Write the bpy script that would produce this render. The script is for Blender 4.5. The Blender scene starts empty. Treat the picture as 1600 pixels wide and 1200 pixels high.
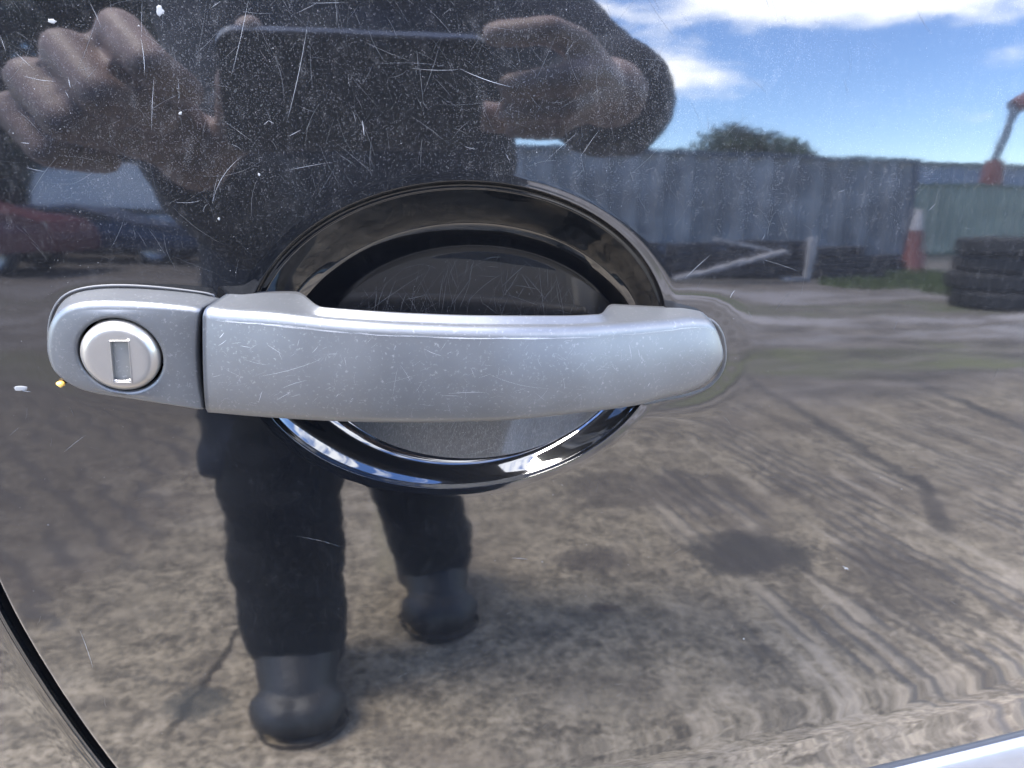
import bpy, bmesh, math, random
import numpy as np
from mathutils import Vector, Matrix
rnd = random.Random(7)
R = math.radians
SC = bpy.context.scene

# ------------------------------------------------------------------ camera, world, sun, exposure
F, CX, CY = 1208.0, 800.0, 600.0
RZ, RX = 1.5, 10.0                      # radii of the door skin, upright and lengthwise
E0 = R(10.3)                            # how far the skin leans back at the handle
P0 = np.array([0, 0, 0.95])             # a point of the skin below the handle
PITCH, YAW, DIST, ROLL = R(36.2), R(12.0), 0.25, R(6.5)
AX = np.array([math.sin(YAW)*math.cos(PITCH), math.cos(YAW)*math.cos(PITCH), -math.sin(PITCH)])
_r0 = np.array([math.cos(YAW), -math.sin(YAW), 0]); _u0 = np.cross(_r0, AX)
RT = _r0*math.cos(ROLL)+_u0*math.sin(ROLL); UP = np.cross(RT, AX)
CAM = P0-AX*DIST
EXPOSURE = 4.1
SUN_EL, SUN_AZ = R(65), R(-87)           # azimuth from +Y (behind the car) towards +X
SUN_DIR = np.array([math.cos(SUN_EL)*math.sin(SUN_AZ), math.cos(SUN_EL)*math.cos(SUN_AZ), math.sin(SUN_EL)])

cam_d = bpy.data.cameras.new('camera'); cam = bpy.data.objects.new('camera', cam_d)
SC.collection.objects.link(cam); SC.camera = cam
cam.matrix_world = Matrix(((RT[0], UP[0], -AX[0], CAM[0]), (RT[1], UP[1], -AX[1], CAM[1]),
                           (RT[2], UP[2], -AX[2], CAM[2]), (0, 0, 0, 1)))
cam_d.sensor_width = 36; cam_d.lens = 36*F/1600; cam_d.clip_start = 0.005; cam_d.clip_end = 2000
cam_d.dof.use_dof = True; cam_d.dof.focus_distance = 0.236; cam_d.dof.aperture_fstop = 32
SC.view_settings.view_transform = 'Standard'; SC.view_settings.look = 'None'
SC.view_settings.exposure = EXPOSURE; SC.view_settings.gamma = 1
SC.render.engine = 'CYCLES'
SC.cycles.use_denoising = True
SC.cycles.denoiser = 'OPENIMAGEDENOISE'; SC.cycles.denoising_input_passes = 'RGB_ALBEDO_NORMAL'; SC.cycles.denoising_prefilter = 'ACCURATE'
SC.cycles.max_bounces = 8; SC.cycles.glossy_bounces = 5; SC.cycles.diffuse_bounces = 3
SC.cycles.caustics_reflective = False; SC.cycles.caustics_refractive = False
SC.cycles.sample_clamp_indirect = 4

class NT:
    """small helper for node trees"""
    def __init__(s, tree): s.t = tree
    def n(s, typ, **kw):
        nd = s.t.nodes.new(typ)
        for k, v in kw.items():
            if k.startswith('_'): setattr(nd, k[1:], v)
            else:
                key = int(k[1:]) if k[0] == 'i' and k[1:].isdigit() else k.replace('__', ' ')
                s.put(nd.inputs[key], v)
        return nd
    def put(s, sock, v):
        if isinstance(v, bpy.types.NodeSocket): s.t.links.new(v, sock)
        elif isinstance(v, bpy.types.Node): s.t.links.new(v.outputs[0], sock)
        else:
            if hasattr(sock, 'default_value'):
                if sock.type == 'RGBA' and len(v) == 3: v = (*v, 1)
                sock.default_value = v
    def m(s, op, a, b=0.0, c=0.0, clamp=False):
        nd = s.t.nodes.new('ShaderNodeMath'); nd.operation = op; nd.use_clamp = clamp
        s.put(nd.inputs[0], a); s.put(nd.inputs[1], b); s.put(nd.inputs[2], c); return nd.outputs[0]
    def mix(s, f, a, b):
        nd = s.t.nodes.new('ShaderNodeMix'); nd.data_type = 'RGBA'; nd.clamp_factor = True
        s.put(nd.inputs[0], f); s.put(nd.inputs[6], a); s.put(nd.inputs[7], b); return nd.outputs[2]
    def noise(s, vec, scale, detail=3, rough=.55, dist=0):
        nd = s.t.nodes.new('ShaderNodeTexNoise')
        s.put(nd.inputs['Vector'], vec); nd.inputs['Scale'].default_value = scale
        nd.inputs['Detail'].default_value = detail; nd.inputs['Roughness'].default_value = rough
        nd.inputs['Distortion'].default_value = dist; return nd.outputs['Fac']
    def ramp(s, f, lo, hi):
        nd = s.t.nodes.new('ShaderNodeMapRange'); nd.interpolation_type = 'SMOOTHSTEP'
        s.put(nd.inputs['Value'], f); nd.inputs['From Min'].default_value = lo; nd.inputs['From Max'].default_value = hi
        return nd.outputs[0]
    def scale(s, vec, v):
        nd = s.t.nodes.new('ShaderNodeVectorMath'); nd.operation = 'MULTIPLY'
        s.put(nd.inputs[0], vec); nd.inputs[1].default_value = v; return nd.outputs[0]

wd = bpy.data.worlds.new('World'); SC.world = wd; wd.use_nodes = True
wt = NT(wd.node_tree); wd.node_tree.nodes.clear()
sky = wt.n('ShaderNodeTexSky', _sky_type='NISHITA', _sun_disc=False, _sun_elevation=SUN_EL,
           _sun_rotation=SUN_AZ, _altitude=50, _air_density=1.0, _dust_density=0.0, _ozone_density=3.0)
tc = wt.n('ShaderNodeTexCoord')
sep = wt.n('ShaderNodeSeparateXYZ', i0=tc.outputs['Generated'])
az = wt.m('ARCTAN2', sep.outputs[0], wt.m('MULTIPLY', sep.outputs[1], -1.0))
el = wt.m('ARCSINE', sep.outputs[2])
cv = wt.n('ShaderNodeCombineXYZ', i0=wt.m('MULTIPLY', az, 3.0), i1=wt.m('MULTIPLY', el, 9.0))
fb = wt.noise(cv, 1.6, 7, .58, .25)
def blob(a0, e0, wa, we, g):
    da = wt.m('DIVIDE', wt.m('SUBTRACT', az, R(a0)), R(wa)); de = wt.m('DIVIDE', wt.m('SUBTRACT', el, R(e0)), R(we))
    r2 = wt.m('ADD', wt.m('MULTIPLY', da, da), wt.m('MULTIPLY', de, de))
    return wt.m('MULTIPLY', wt.m('EXPONENT', wt.m('MULTIPLY', r2, -1.0)), g)
den = wt.m('SUBTRACT', fb, 0.10)
for b in CLOUDS if 'CLOUDS' in globals() else ((31, 19.0, 9.5, 3.6, .36), (22, 13.2, 8.5, 1.7, .26), (16, 19, 4, 1.8, .15), (-60, 25, 25, 8, .25), (85, 24, 22, 7, .28), (35, 33, 60, 10, .26), (-25, 42, 50, 12, .26), (10, 84, 600, 15, .30)):
    den = wt.m('ADD', den, blob(*b))
cl = wt.ramp(den, 0.475, 0.70)
skyc = wt.n('ShaderNodeHueSaturation', Hue=.511, Saturation=1.15, Value=1.18, Color=sky)
col = wt.mix(wt.m('MULTIPLY', cl, .93), skyc, (8.2, 8.4, 8.9))
bg = wt.n('ShaderNodeBackground', Color=col, Strength=0.14)
wo = wt.n('ShaderNodeOutputWorld', Surface=bg)

sun_d = bpy.data.lights.new('sun', 'SUN'); sun = bpy.data.objects.new('sun', sun_d); SC.collection.objects.link(sun)
sun_d.energy = 2.0; sun_d.angle = R(20); sun_d.color = (1, .95, .88)
sun.rotation_euler = Vector(SUN_DIR).to_track_quat('Z', 'Y').to_euler()

# ------------------------------------------------------------------ helpers
def link(o, parent=None):
    SC.collection.objects.link(o)
    if parent is not None: o.parent = parent
    return o
def tag(o, label=None, cat=None, group=None, kind=None):
    for k, v in (('label', label), ('category', cat), ('group', group), ('kind', kind)):
        if v: o[k] = v
    return o
def empty(name, loc=(0, 0, 0), rz=0):
    o = bpy.data.objects.new(name, None); o.location = loc; o.rotation_euler = (0, 0, rz); o.empty_display_size = .1
    return link(o)
def mesh(name, v, f, mat, parent=None, smooth=True, normals=None):
    me = bpy.data.meshes.new(name)
    me.from_pydata([tuple(map(float, p)) for p in v], [], [tuple(q) for q in f]); me.update()
    if smooth: me.polygons.foreach_set('use_smooth', [True]*len(me.polygons))
    if normals is not None: me.normals_split_custom_set_from_vertices([tuple(map(float, q)) for q in normals])
    if mat: me.materials.append(mat)
    return link(bpy.data.objects.new(name, me), parent)
def bm_obj(name, bm, mat, parent=None, smooth=False):
    me = bpy.data.meshes.new(name); bm.to_mesh(me); bm.free()
    if smooth: me.polygons.foreach_set('use_smooth', [True]*len(me.polygons))
    if mat: me.materials.append(mat)
    return link(bpy.data.objects.new(name, me), parent)
def copy_tree(o, parent=None):
    c = o.copy(); link(c)
    if parent is not None: c.parent = parent
    for ch in [x for x in SC.collection.objects if x.parent == o]: copy_tree(ch, c)
    return c
def grid_faces(nr, nc, closed=True):
    out = []
    for i in range(nr-1):
        for j in range(nc if closed else nc-1):
            k = (j+1) % nc
            out.append((i*nc+j, i*nc+k, (i+1)*nc+k, (i+1)*nc+j))
    return out
def bm_box(bm, c, s, rot=None, bevel=0):
    r = bmesh.ops.create_cube(bm, size=1)['verts']
    for v in r:
        p = Vector((v.co.x*s[0], v.co.y*s[1], v.co.z*s[2]))
        if rot is not None: p = rot @ p
        v.co = p+Vector(c)
    if bevel:
        es = list({e for v in r for e in v.link_edges})
        bmesh.ops.bevel(bm, geom=es, offset=bevel, segments=2, affect='EDGES', profile=.6)
def bm_cone(bm, p, q, r1, r2, seg=12, caps=True):
    p, q = Vector(p), Vector(q); d = q-p
    g = bmesh.ops.create_cone(bm, cap_ends=caps, segments=seg, radius1=r1, radius2=r2, depth=d.length)['verts']
    M = Matrix.Translation((p+q)/2) @ d.to_track_quat('Z', 'Y').to_matrix().to_4x4()
    bmesh.ops.transform(bm, matrix=M, verts=g)

def mat(name, col=(.5, .5, .5), rough=.5, metal=0.0, ior=1.5, bump=None, vary=0, vscale=8, **kw):
    m = bpy.data.materials.new(name); m.use_nodes = True; t = NT(m.node_tree)
    b = m.node_tree.nodes['Principled BSDF']
    b.inputs['Base Color'].default_value = (*col, 1); b.inputs['Roughness'].default_value = rough
    b.inputs['Metallic'].default_value = metal; b.inputs['IOR'].default_value = ior
    geo = t.n('ShaderNodeNewGeometry').outputs['Position'] if (vary or bump) else None
    if vary:
        nz = t.noise(geo, vscale, 5, .6)
        t.put(b.inputs['Base Color'], t.mix(t.ramp(nz, .3, .7), tuple(c*(1-vary) for c in col), tuple(min(1, c*(1+vary)) for c in col)))
    if bump:
        t.put(b.inputs['Normal'], t.n('ShaderNodeBump', Strength=bump[1], Distance=bump[2], Height=t.noise(geo, bump[0], 4)).outputs[0])
    return m

# ------------------------------------------------------------------ the yard the door looks out on (seen as its mirror image)
def ground_material():
    m = bpy.data.materials.new('yard_concrete'); m.use_nodes = True; t = NT(m.node_tree)
    b = m.node_tree.nodes['Principled BSDF']; pos = t.n('ShaderNodeNewGeometry').outputs['Position']
    sp = t.n('ShaderNodeSeparateXYZ', i0=pos); X, Y = sp.outputs[0], sp.outputs[1]
    fine = t.m('ADD', t.m('MULTIPLY', t.noise(pos, 62, 6, .70), .62), t.m('MULTIPLY', t.noise(pos, 17, 5, .65), .38)); mid = t.noise(pos, 9, 5, .62, .4); big = t.noise(pos, 1.6, 5, .6, .6)
    c = t.mix(t.ramp(fine, .37, .64), (.048, .038, .027), (.365, .300, .212))
    c = t.mix(t.m('MULTIPLY', t.ramp(mid, .50, .70), .55), c, (.075, .061, .047))
    c = t.mix(t.m('MULTIPLY', t.ramp(big, .48, .72), .6), c, (.105, .083, .063))
    pale = t.noise(pos, 4, 5, .65)
    c = t.mix(t.m('MULTIPLY', t.ramp(pale, .52, .75), .5), c, (.385, .325, .245))
    grit = t.noise(pos, 160, 3, .7)
    c = t.mix(t.m('MULTIPLY', t.ramp(grit, .56, .70), .45), c, (.05, .043, .036)); c = t.mix(t.m('MULTIPLY', t.ramp(grit, .42, .30), .35), c, (.46, .42, .36))
    # long drag streaks running out from the cars
    st = t.noise(t.scale(pos, (10, .9, 1)), 1.0, 5, .62, .35)
    stm = t.ramp(X, .15, .9)
    c = t.mix(t.m('MULTIPLY', t.m('MULTIPLY', t.ramp(st, .53, .64), .70), t.m('MULTIPLY', stm, t.m('MULTIPLY_ADD', t.ramp(big, .40, .60), .75, .25))), c, (.058, .048, .04))
    c = t.mix(t.m('MULTIPLY', t.m('MULTIPLY', t.ramp(st, .46, .34), .55), stm), c, (.385, .325, .245))
    # tamped ribs across the slab
    warp = t.noise(pos, 6, 3)
    rib = t.m('SINE', t.m('MULTIPLY', t.m('ADD', t.m('ADD', X, t.m('MULTIPLY', Y, -.10)), t.m('MULTIPLY', warp, .055)), 128.0))
    ribm = t.m('MULTIPLY', t.ramp(X, .45, .95), t.ramp(t.noise(t.scale(pos, (1, .5, 1)), 4.3, 4), .44, .58))
    rib2 = t.m('SINE', t.m('MULTIPLY', t.m('ADD', t.m('SUBTRACT', t.m('MULTIPLY', X, .82), t.m('MULTIPLY', Y, .57)), t.m('MULTIPLY', warp, .16)), 62.0))
    rib2m = t.m('MULTIPLY', t.ramp(X, -.45, -.8), t.ramp(t.noise(pos, 2.9, 3), .40, .54))
    ribs = t.m('ADD', t.m('MULTIPLY', rib, ribm), t.m('MULTIPLY', rib2, rib2m))
    c = t.mix(t.m('MULTIPLY', t.ramp(ribs, .0, .9), .8), c, (.075, .068, .062))
    # dirt shapes: oil stain, tyre drags, joint with moss
    def spot(c, x, y, rx, ry, col, k, ns=7, am=.8):
        dx = t.m('DIVIDE', t.m('SUBTRACT', X, x), rx); dy = t.m('DIVIDE', t.m('SUBTRACT', Y, y), ry)
        r = t.m('SQRT', t.m('ADD', t.m('MULTIPLY', dx, dx), t.m('MULTIPLY', dy, dy)))
        r = t.m('ADD', r, t.m('ADD', t.m('MULTIPLY', t.m('SUBTRACT', t.noise(pos, ns, 7, .7), .5), am*2.4), t.m('MULTIPLY', t.m('SUBTRACT', fine, .5), 1.1)))
        return t.mix(t.m('MULTIPLY', t.ramp(r, 1.3, .70), k), c, col)
    def streak(c, x0, y0, x1, y1, w, col, k, ns=6, am=.1):
        L = math.hypot(x1-x0, y1-y0); tx, ty = (x1-x0)/L, (y1-y0)/L
        dx = t.m('SUBTRACT', X, x0); dy = t.m('SUBTRACT', Y, y0)
        al = t.m('ADD', t.m('MULTIPLY', dx, tx), t.m('MULTIPLY', dy, ty)); ac = t.m('ADD', t.m('MULTIPLY', dx, -ty), t.m('MULTIPLY', dy, tx))
        ac = t.m('ABSOLUTE', t.m('ADD', ac, t.m('MULTIPLY', t.m('SUBTRACT', t.noise(pos, ns, 7, .7), .5), am*1.3)))
        f = t.m('MULTIPLY', t.ramp(ac, w, w*.3), t.m('MULTIPLY', t.ramp(al, -.05, .1), t.ramp(al, L+.05, L-.1)))
        return t.mix(t.m('MULTIPLY', f, k), c, col)
    c = spot(c, .85, -1.22, .17, .13, (.045, .040, .035), .9)
    c = spot(c, .46, -1.25, .09, .07, (.055, .045, .04), .7)
    c = spot(c, 1.15, -1.0, .12, .22, (.05, .042, .035), .6, 9, 1.0)
    c = spot(c, .75, -1.75, .30, .16, (.075, .062, .05), .6, 6, 1.2)
    c = spot(c, .42, -1.0, .03, .02, (.05, .035, .03), .8, 20)
    c = streak(c, 2.9, -3.9, 2.5, -2.0, .05, (.05, .045, .04), .8)
    c = streak(c, 1.9, -3.6, 1.62, -1.5, .045, (.05, .045, .04), .75)
    c = streak(c, 1.72, -1.75, 1.42, -1.2, .045, (.05, .042, .036), .75)
    c = streak(c, .93, -1.2, 1.08, -.5, .02, (.05, .042, .036), .7)
    c = streak(c, 1.10, -1.2, 1.2, -.6, .02, (.05, .042, .036), .6)
    c = streak(c, -.30, -1.22, -.385, -.62, .010, (.022, .017, .013), .95, 11, .07)
    c = streak(c, -.52, -.86, -.22, -.72, .012, (.05, .045, .04), .5, 11, .08)
    c = spot(c, -.36, -.74, .05, .05, (.05, .05, .045), .7, 18)
    c = streak(c, -.05, -1.9, -.03, -1.2, .05, (.24, .205, .13), .5, 6, .05)
    # beyond the slab: bands of dry mud, dark wet soil and moss along the yard
    patch = t.m('MULTIPLY_ADD', t.ramp(t.noise(pos, 1.1, 5, .65), .36, .58), .85, .1)
    yy = t.m('ADD', Y, t.m('MULTIPLY', t.m('SUBTRACT', t.noise(t.scale(pos, (.45, 1, 1)), 1.3, 4), .5), 2.6))
    def band(c, a, b_, s, col, k):
        f = t.m('MULTIPLY', patch, t.m('MULTIPLY', t.ramp(yy, a-s, a+s), t.ramp(yy, b_+s, b_-s))); return t.mix(t.m('MULTIPLY', f, k), c, col)
    far = t.mix(t.ramp(t.noise(t.scale(pos, (.5, 1.3, 1)), 3, 5, .65), .35, .65), (.055, .048, .04), (.19, .165, .14))
    c = t.mix(t.m('MULTIPLY', t.ramp(yy, -2.6, -3.4), .85), c, far)
    c = band(c, -4.05, -3.5, .25, (.12, .125, .055), .9)
    c = band(c, -4.75, -4.45, .15, (.28, .26, .245), .8)
    c = band(c, -5.9, -5.15, .2, (.33, .305, .29), .95)
    c = band(c, -6.6, -6.15, .25, (.085, .10, .045), .85)
    c = band(c, -7.9, -7.1, .2, (.27, .25, .24), .85)
    c = band(c, -13.0, -9.2, .5, (.055, .055, .045), .9)
    c = t.mix(t.ramp(yy, -13, -17), c, (.06, .06, .05))
    # darker brown slab towards the parked cars
    c = t.mix(t.m('MULTIPLY', t.ramp(t.m('ADD', X, t.m('MULTIPLY', t.noise(pos, 2, 4), .5)), -.15, -.75), t.m('MULTIPLY', t.ramp(Y, -.75, -1.3), .72)), c, (.058, .044, .033))
    t.put(b.inputs['Base Color'], c); b.inputs['Roughness'].default_value = .9
    hgt = t.m('ADD', t.m('MULTIPLY', fine, .6), t.m('MULTIPLY', ribs, -.35))
    t.put(b.inputs['Normal'], t.n('ShaderNodeBump', Strength=.9, Distance=.009, Height=hgt).outputs[0])
    return m
gs = 150
tag(mesh('ground', [(-gs, -gs, 0), (gs, -gs, 0), (gs, gs, 0), (-gs, gs, 0)], [(0, 1, 2, 3)], ground_material(), None, False), kind='structure')

M_CONT = mat('slate_blue_steel', (.225, .235, .25), .55, vary=.35, vscale=1.6)
M_CONTD = mat('slate_blue_frame', (.05, .07, .10), .55)
M_GREEN = mat('sage_steel', (.29, .33, .265), .6, vary=.15, vscale=1)
M_GREEND = mat('sage_frame', (.12, .16, .12), .6)
M_SHED = mat('pale_blue_sheet', (.33, .37, .44), .6, vary=.12, vscale=.5)
M_RUST = mat('rust_paint', (.12, .05, .035), .8)

def container(name, label, cat, x0, yf, L, Hh, m, mf, pitch, rz=0, rust=False):
    root = empty(name, (x0, yf, 0), rz); tag(root, label, cat)
    W = 2.44; z0, z1 = .16, Hh-.10
    def sheet(p0, p1, nrm):
        p0, p1 = np.array(p0), np.array(p1); n = np.array(nrm); D = np.linalg.norm(p1-p0); t = (p1-p0)/D; k = int(D/pitch); v, f = [], []
        prof = []
        for i in range(k):
            for a, dd in ((.0, .0), (.24, .0), (.46, -.085), (.76, -.085), (1.0, .0)): prof.append(((i+a)*D/k, dd))
        for q, dd in prof: p = p0+t*q+n*dd; v += [(p[0], p[1], z0), (p[0], p[1], z1)]
        for i in range(len(prof)-1): f.append((2*i, 2*i+2, 2*i+3, 2*i+1))
        return v, f
    for a, b_, n in (((.08, -.02), (L-.08, -.02), (0, 1)), ((L-.02, -.08), (L-.02, -W+.08), (1, 0)), ((L-.08, -W+.02), (.08, -W+.02), (0, -1)), ((.02, -W+.08), (.02, -.08), (-1, 0))):
        v, f = sheet(a, b_, n); mesh('corrugated_wall', v, f, m, root, False)
    for x in (.06, L-.06):
        for y in (-.06, -W+.06):
            bm = bmesh.new(); bm_box(bm, (x, y, Hh/2), (.12, .12, Hh-.24), bevel=.008); bm_obj('corner_post', bm, mf, root)
            for z in (.06, Hh-.06):
                bm = bmesh.new(); bm_box(bm, (x, y, z), (.165, .165, .118), bevel=.01); bm_obj('corner_casting', bm, mf, root)
    for y in (-.05, -W+.05):
        for z, s in ((Hh-.06, .10), (.10, .14)):
            bm = bmesh.new(); bm_box(bm, (L/2, y, z), (L-.30, .09, s), bevel=.006); bm_obj('rail', bm, mf, root)
    bm = bmesh.new(); bm_box(bm, (L/2, -W/2, Hh-.03), (L-.22, W-.22, .03)); bm_obj('roof', bm, m, root)
    return root
container('shipping_container', 'slate blue corrugated shipping container at the back of the yard', 'container', .0, -11.35, 9.0, 2.44, M_CONT, M_CONTD, .46)
container('shipping_container', 'sage green corrugated container standing beyond the tyres', 'container', 13.4, -19.6, 12.2, 2.6, M_GREEN, M_GREEND, .36, R(3))
# shed
sh = empty('metal_shed', (15, -26, 0)); tag(sh, 'long pale blue metal shed rising behind the green container', 'shed')
bm = bmesh.new(); bm_box(bm, (9, -3, 2.0), (18, 6, 4.0), bevel=.02); bm_obj('wall', bm, M_SHED, sh)
bm = bmesh.new(); bm_box(bm, (9, -3, 4.06), (18.4, 6.4, .10), bevel=.02); bm_obj('roof', bm, M_CONTD, sh)
bm = bmesh.new(); bm_box(bm, (9, .012, 1.4), (3, .02, 2.8)); bm_obj('door', bm, M_CONTD, sh)

# trees
def leaf_mat(name, col):
    m = mat(name, col, .6, vary=.45, vscale=.9); return m
M_LEAF = leaf_mat('leaf', (.035, .06, .022)); M_LEAF2 = leaf_mat('dark_leaf', (.016, .026, .018)); M_BARK = mat('bark', (.06, .045, .035), .9)
def tree(name, label, x, y, hgt, rad, m, n, leaf, group=None, low=.25):
    root = empty(name, (x, y, 0)); tag(root, label, 'tree', group)
    bm = bmesh.new(); bm_cone(bm, (0, 0, 0), (.1, 0, hgt*.45), rad*.10, rad*.06)
    cs = []
    for k in range(13):
        a = rnd.random()*6.283; rr = rad*math.sqrt(rnd.random())*.75; z = hgt*(low+(.92-low)*rnd.random()); rr *= 1.0-.55*max(0, (z/hgt-.55)/.4)
        c = Vector((rr*math.cos(a), rr*math.sin(a), z)); cs.append((c, rad*rnd.uniform(.26, .46)))
        bm_cone(bm, (.07, 0, hgt*.3), c, rad*.035, rad*.012, 6, False)
    bm_obj('trunk', bm, M_BARK, root)
    V_, F_ = [], []
    for i in range(n):
        c, r = cs[rnd.randrange(len(cs))]
        d = Vector((rnd.gauss(0, 1), rnd.gauss(0, 1), rnd.gauss(0, 1))).normalized(); p = c+d*r*(rnd.random()**.4)
        q = Vector((rnd.gauss(0, 1), rnd.gauss(0, 1), rnd.gauss(0, 1)+.6)).normalized(); a = q.orthogonal().normalized()*leaf*rnd.uniform(.6, 1.2); b_ = q.cross(a)*.55
        k = len(V_); V_ += [p-a, p+b_, p+a, p-b_]; F_.append((k, k+1, k+2, k+3))
    cr = mesh('crown', V_, F_, m, root, False); return root
tree('broadleaf_tree', 'rounded green tree showing above the slate blue container', 13.6, -27.0, 5.15, 3.9, M_LEAF, 12000, .16, low=.3)
for i, (x, y, h, r, lb) in enumerate(((-15.5, -16.5, 9.5, 3.6, 'dark tree at the far left of the tree line'), (-10.2, -18.0, 10.5, 3.8, 'tall dark tree second from the left, behind the red car'),
        (-6.0, -17.0, 9.0, 3.2, 'dark tree in the middle of the line, behind the white van'), (-2.2, -18.2, 10, 3.4, 'dark tree right of the white van, behind the person'), (1.0, -19.5, 8.2, 2.2, 'slimmer dark tree at the right end of the tree line'))):
    tree('dark_tree', lb, x, y, h, r, M_LEAF2, 7000, .26, 'dark trees behind the parked vehicles', low=.08)

hd = empty('hedge', (-9.5, -20.5, 0)); tag(hd, 'long dark hedge running behind the dark trees', 'hedge')
V_, F_ = [], []
for i in range(9000):
    p = Vector((rnd.uniform(-9, 10), rnd.gauss(0, .5), rnd.uniform(0, 3.2))); q = Vector((rnd.gauss(0, 1), rnd.gauss(0, 1), rnd.gauss(0, 1))).normalized(); a = q.orthogonal().normalized()*.22; b_ = q.cross(a)*.6
    k = len(V_); V_ += [p-a, p+b_, p+a, p-b_]; F_.append((k, k+1, k+2, k+3))
mesh('foliage', V_, F_, M_LEAF2, hd, False)
bm = bmesh.new()
for k in range(20): bm_cone(bm, (-9+k, 0, 0), (-9+k+rnd.uniform(-.2, .2), 0, 2.2), .07, .03, 6)
bm_obj('stems', bm, M_BARK, hd)['kind'] = 'stuff'
# tyres
M_TYRE = mat('tyre_rubber', (.013, .013, .014), .75, vary=.3, vscale=6)
def tyre_mesh(ro, ri, w):
    pr = [(ri, -.5*w), (ri+.04, -.52*w), (ro-.06, -.5*w), (ro-.01, -.40*w), (ro, -.2*w), (ro-.012, 0), (ro, .2*w), (ro-.01, .40*w), (ro-.06, .5*w), (ri+.04, .52*w), (ri, .5*w), (ri-.015, 0)]
    n = 48; v = []
    for r, z in pr:
        for j in range(n):
            rr = r-(.018 if (r > ro-.02 and j % 2) else 0); a = 2*math.pi*j/n; v.append((rr*math.cos(a), rr*math.sin(a), z))
    f = grid_faces(len(pr), n)+[((len(pr)-1)*n+j, (len(pr)-1)*n+(j+1) % n, (j+1) % n, j) for j in range(n)]
    return v, f
tv, tf = tyre_mesh(.54, .29, .225)
t0 = None
for k, lb in enumerate(('bottom lorry tyre of the stack on the ground', 'second lorry tyre up in the stack', 'third lorry tyre up, just under the top one', 'topmost lorry tyre of the stack')):
    if t0 is None: o = t0 = mesh('lorry_tyre', tv, tf, M_TYRE)
    else: o = link(t0.copy())
    o.location = (6.27+rnd.uniform(-.06, .06), -6.35+rnd.uniform(-.05, .05), .112+k*.226); o.rotation_euler = (rnd.uniform(-.012, .012), rnd.uniform(-.012, .012), rnd.random()*6)
    tag(o, lb, 'tyre', 'lorry tyres stacked in the yard')
# cone
M_RED = mat('faded_red', (.17, .055, .045), .55); M_WHITE = mat('white_band', (.40, .37, .36), .6)
cn = empty('traffic_cone', (8.45, -10.55, 0)); tag(cn, 'tall slim red traffic cone with white tip', 'cone')
def lathe(name, pr, m, parent, n=24):
    v = [(r*math.cos(6.28319*j/n), r*math.sin(6.28319*j/n), z) for r, z in pr for j in range(n)]
    return mesh(name, v, grid_faces(len(pr), n), m, parent)
lathe('body', [(.24, .05), (.20, .09), (.105, .95)], M_RED, cn); lathe('band', [(.105, .95), (.055, 1.36), (.04, 1.38), (.001, 1.38)], M_WHITE, cn)
bm = bmesh.new(); bm_box(bm, (0, 0, .025), (.5, .5, .05), bevel=.01); bm_obj('foot', bm, M_RED, cn)
# boards and dark timber heaped along the container
M_BOARD = mat('pale_board', (.36, .34, .33), .8, vary=.25, vscale=4); M_TIMB = mat('dark_timber', (.035, .034, .036), .85, vary=.4, vscale=5)
def beam(name, label, p, q, w, th_, m, cat='board', group=None):
    p, q = Vector(p), Vector(q); d = q-p; bm = bmesh.new(); bm_box(bm, (0, 0, 0), (w, th_, d.length), bevel=.006)
    o = bm_obj(name, bm, m); o.matrix_world = Matrix.Translation((p+q)/2) @ d.to_track_quat('Z', 'Y').to_matrix().to_4x4(); tag(o, label, cat, group); return o
beam('board', 'pale board lying highest across the dark timber heap', (4.55, -9.75, .74), (5.5, -9.6, .52), .15, .05, M_BOARD, group='pale boards on the timber heap')
beam('board', 'pale board sloping down to the ground from the heap', (5.55, -9.55, .55), (3.75, -9.1, .10), .14, .05, M_BOARD, group='pale boards on the timber heap')
beam('post', 'short pale post standing upright among the dark timber', (6.02, -9.7, .0), (6.06, -9.7, .80), .10, .10, M_BOARD, 'post')
beam('board', 'short pale board lying at the foot of the upright post', (5.55, -9.5, .07), (5.98, -9.62, .05), .12, .06, M_BOARD, group='pale boards on the timber heap')
k = 0
PAL = ['dark pallet leaning at the left end of the timber heap', 'dark pallet behind the sloping pale board', 'dark pallet behind the upright pale post', 'dark pallet right of the upright pale post', 'low dark pallet at the right end of the heap']
for (x, y, h, w, tilt) in ((3.6, -10.6, .62, 1.1, .25), (4.8, -10.5, .66, 1.2, .3), (6.0, -10.6, .72, 1.2, .2), (7.0, -10.4, .62, 1.1, .35), (7.8, -10.6, .42, .9, .3)):
    p = empty('pallet', (x, y, 0), rnd.uniform(-.2, .2)); tag(p, PAL[k], 'pallet', 'dark pallets heaped by the container'); k += 1; p.rotation_euler.x = -tilt*.0
    for q in range(6):
        bm = bmesh.new(); bm_box(bm, (0, -.12*q*.35+rnd.uniform(-.03, .03), .07+q*h/6.2), (w*rnd.uniform(.85, 1.1), .75-.08*q, h/9), Matrix.Rotation(rnd.uniform(-.08, .08), 3, 'Y'), .006); bm_obj('slat', bm, M_TIMB, p)
    for q in (-1, 0, 1):
        bm = bmesh.new(); bm_box(bm, (q*w*.4, -.25, h*.45), (.1, .5, h*.9), bevel=.006); bm_obj('bearer', bm, M_TIMB, p)
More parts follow.
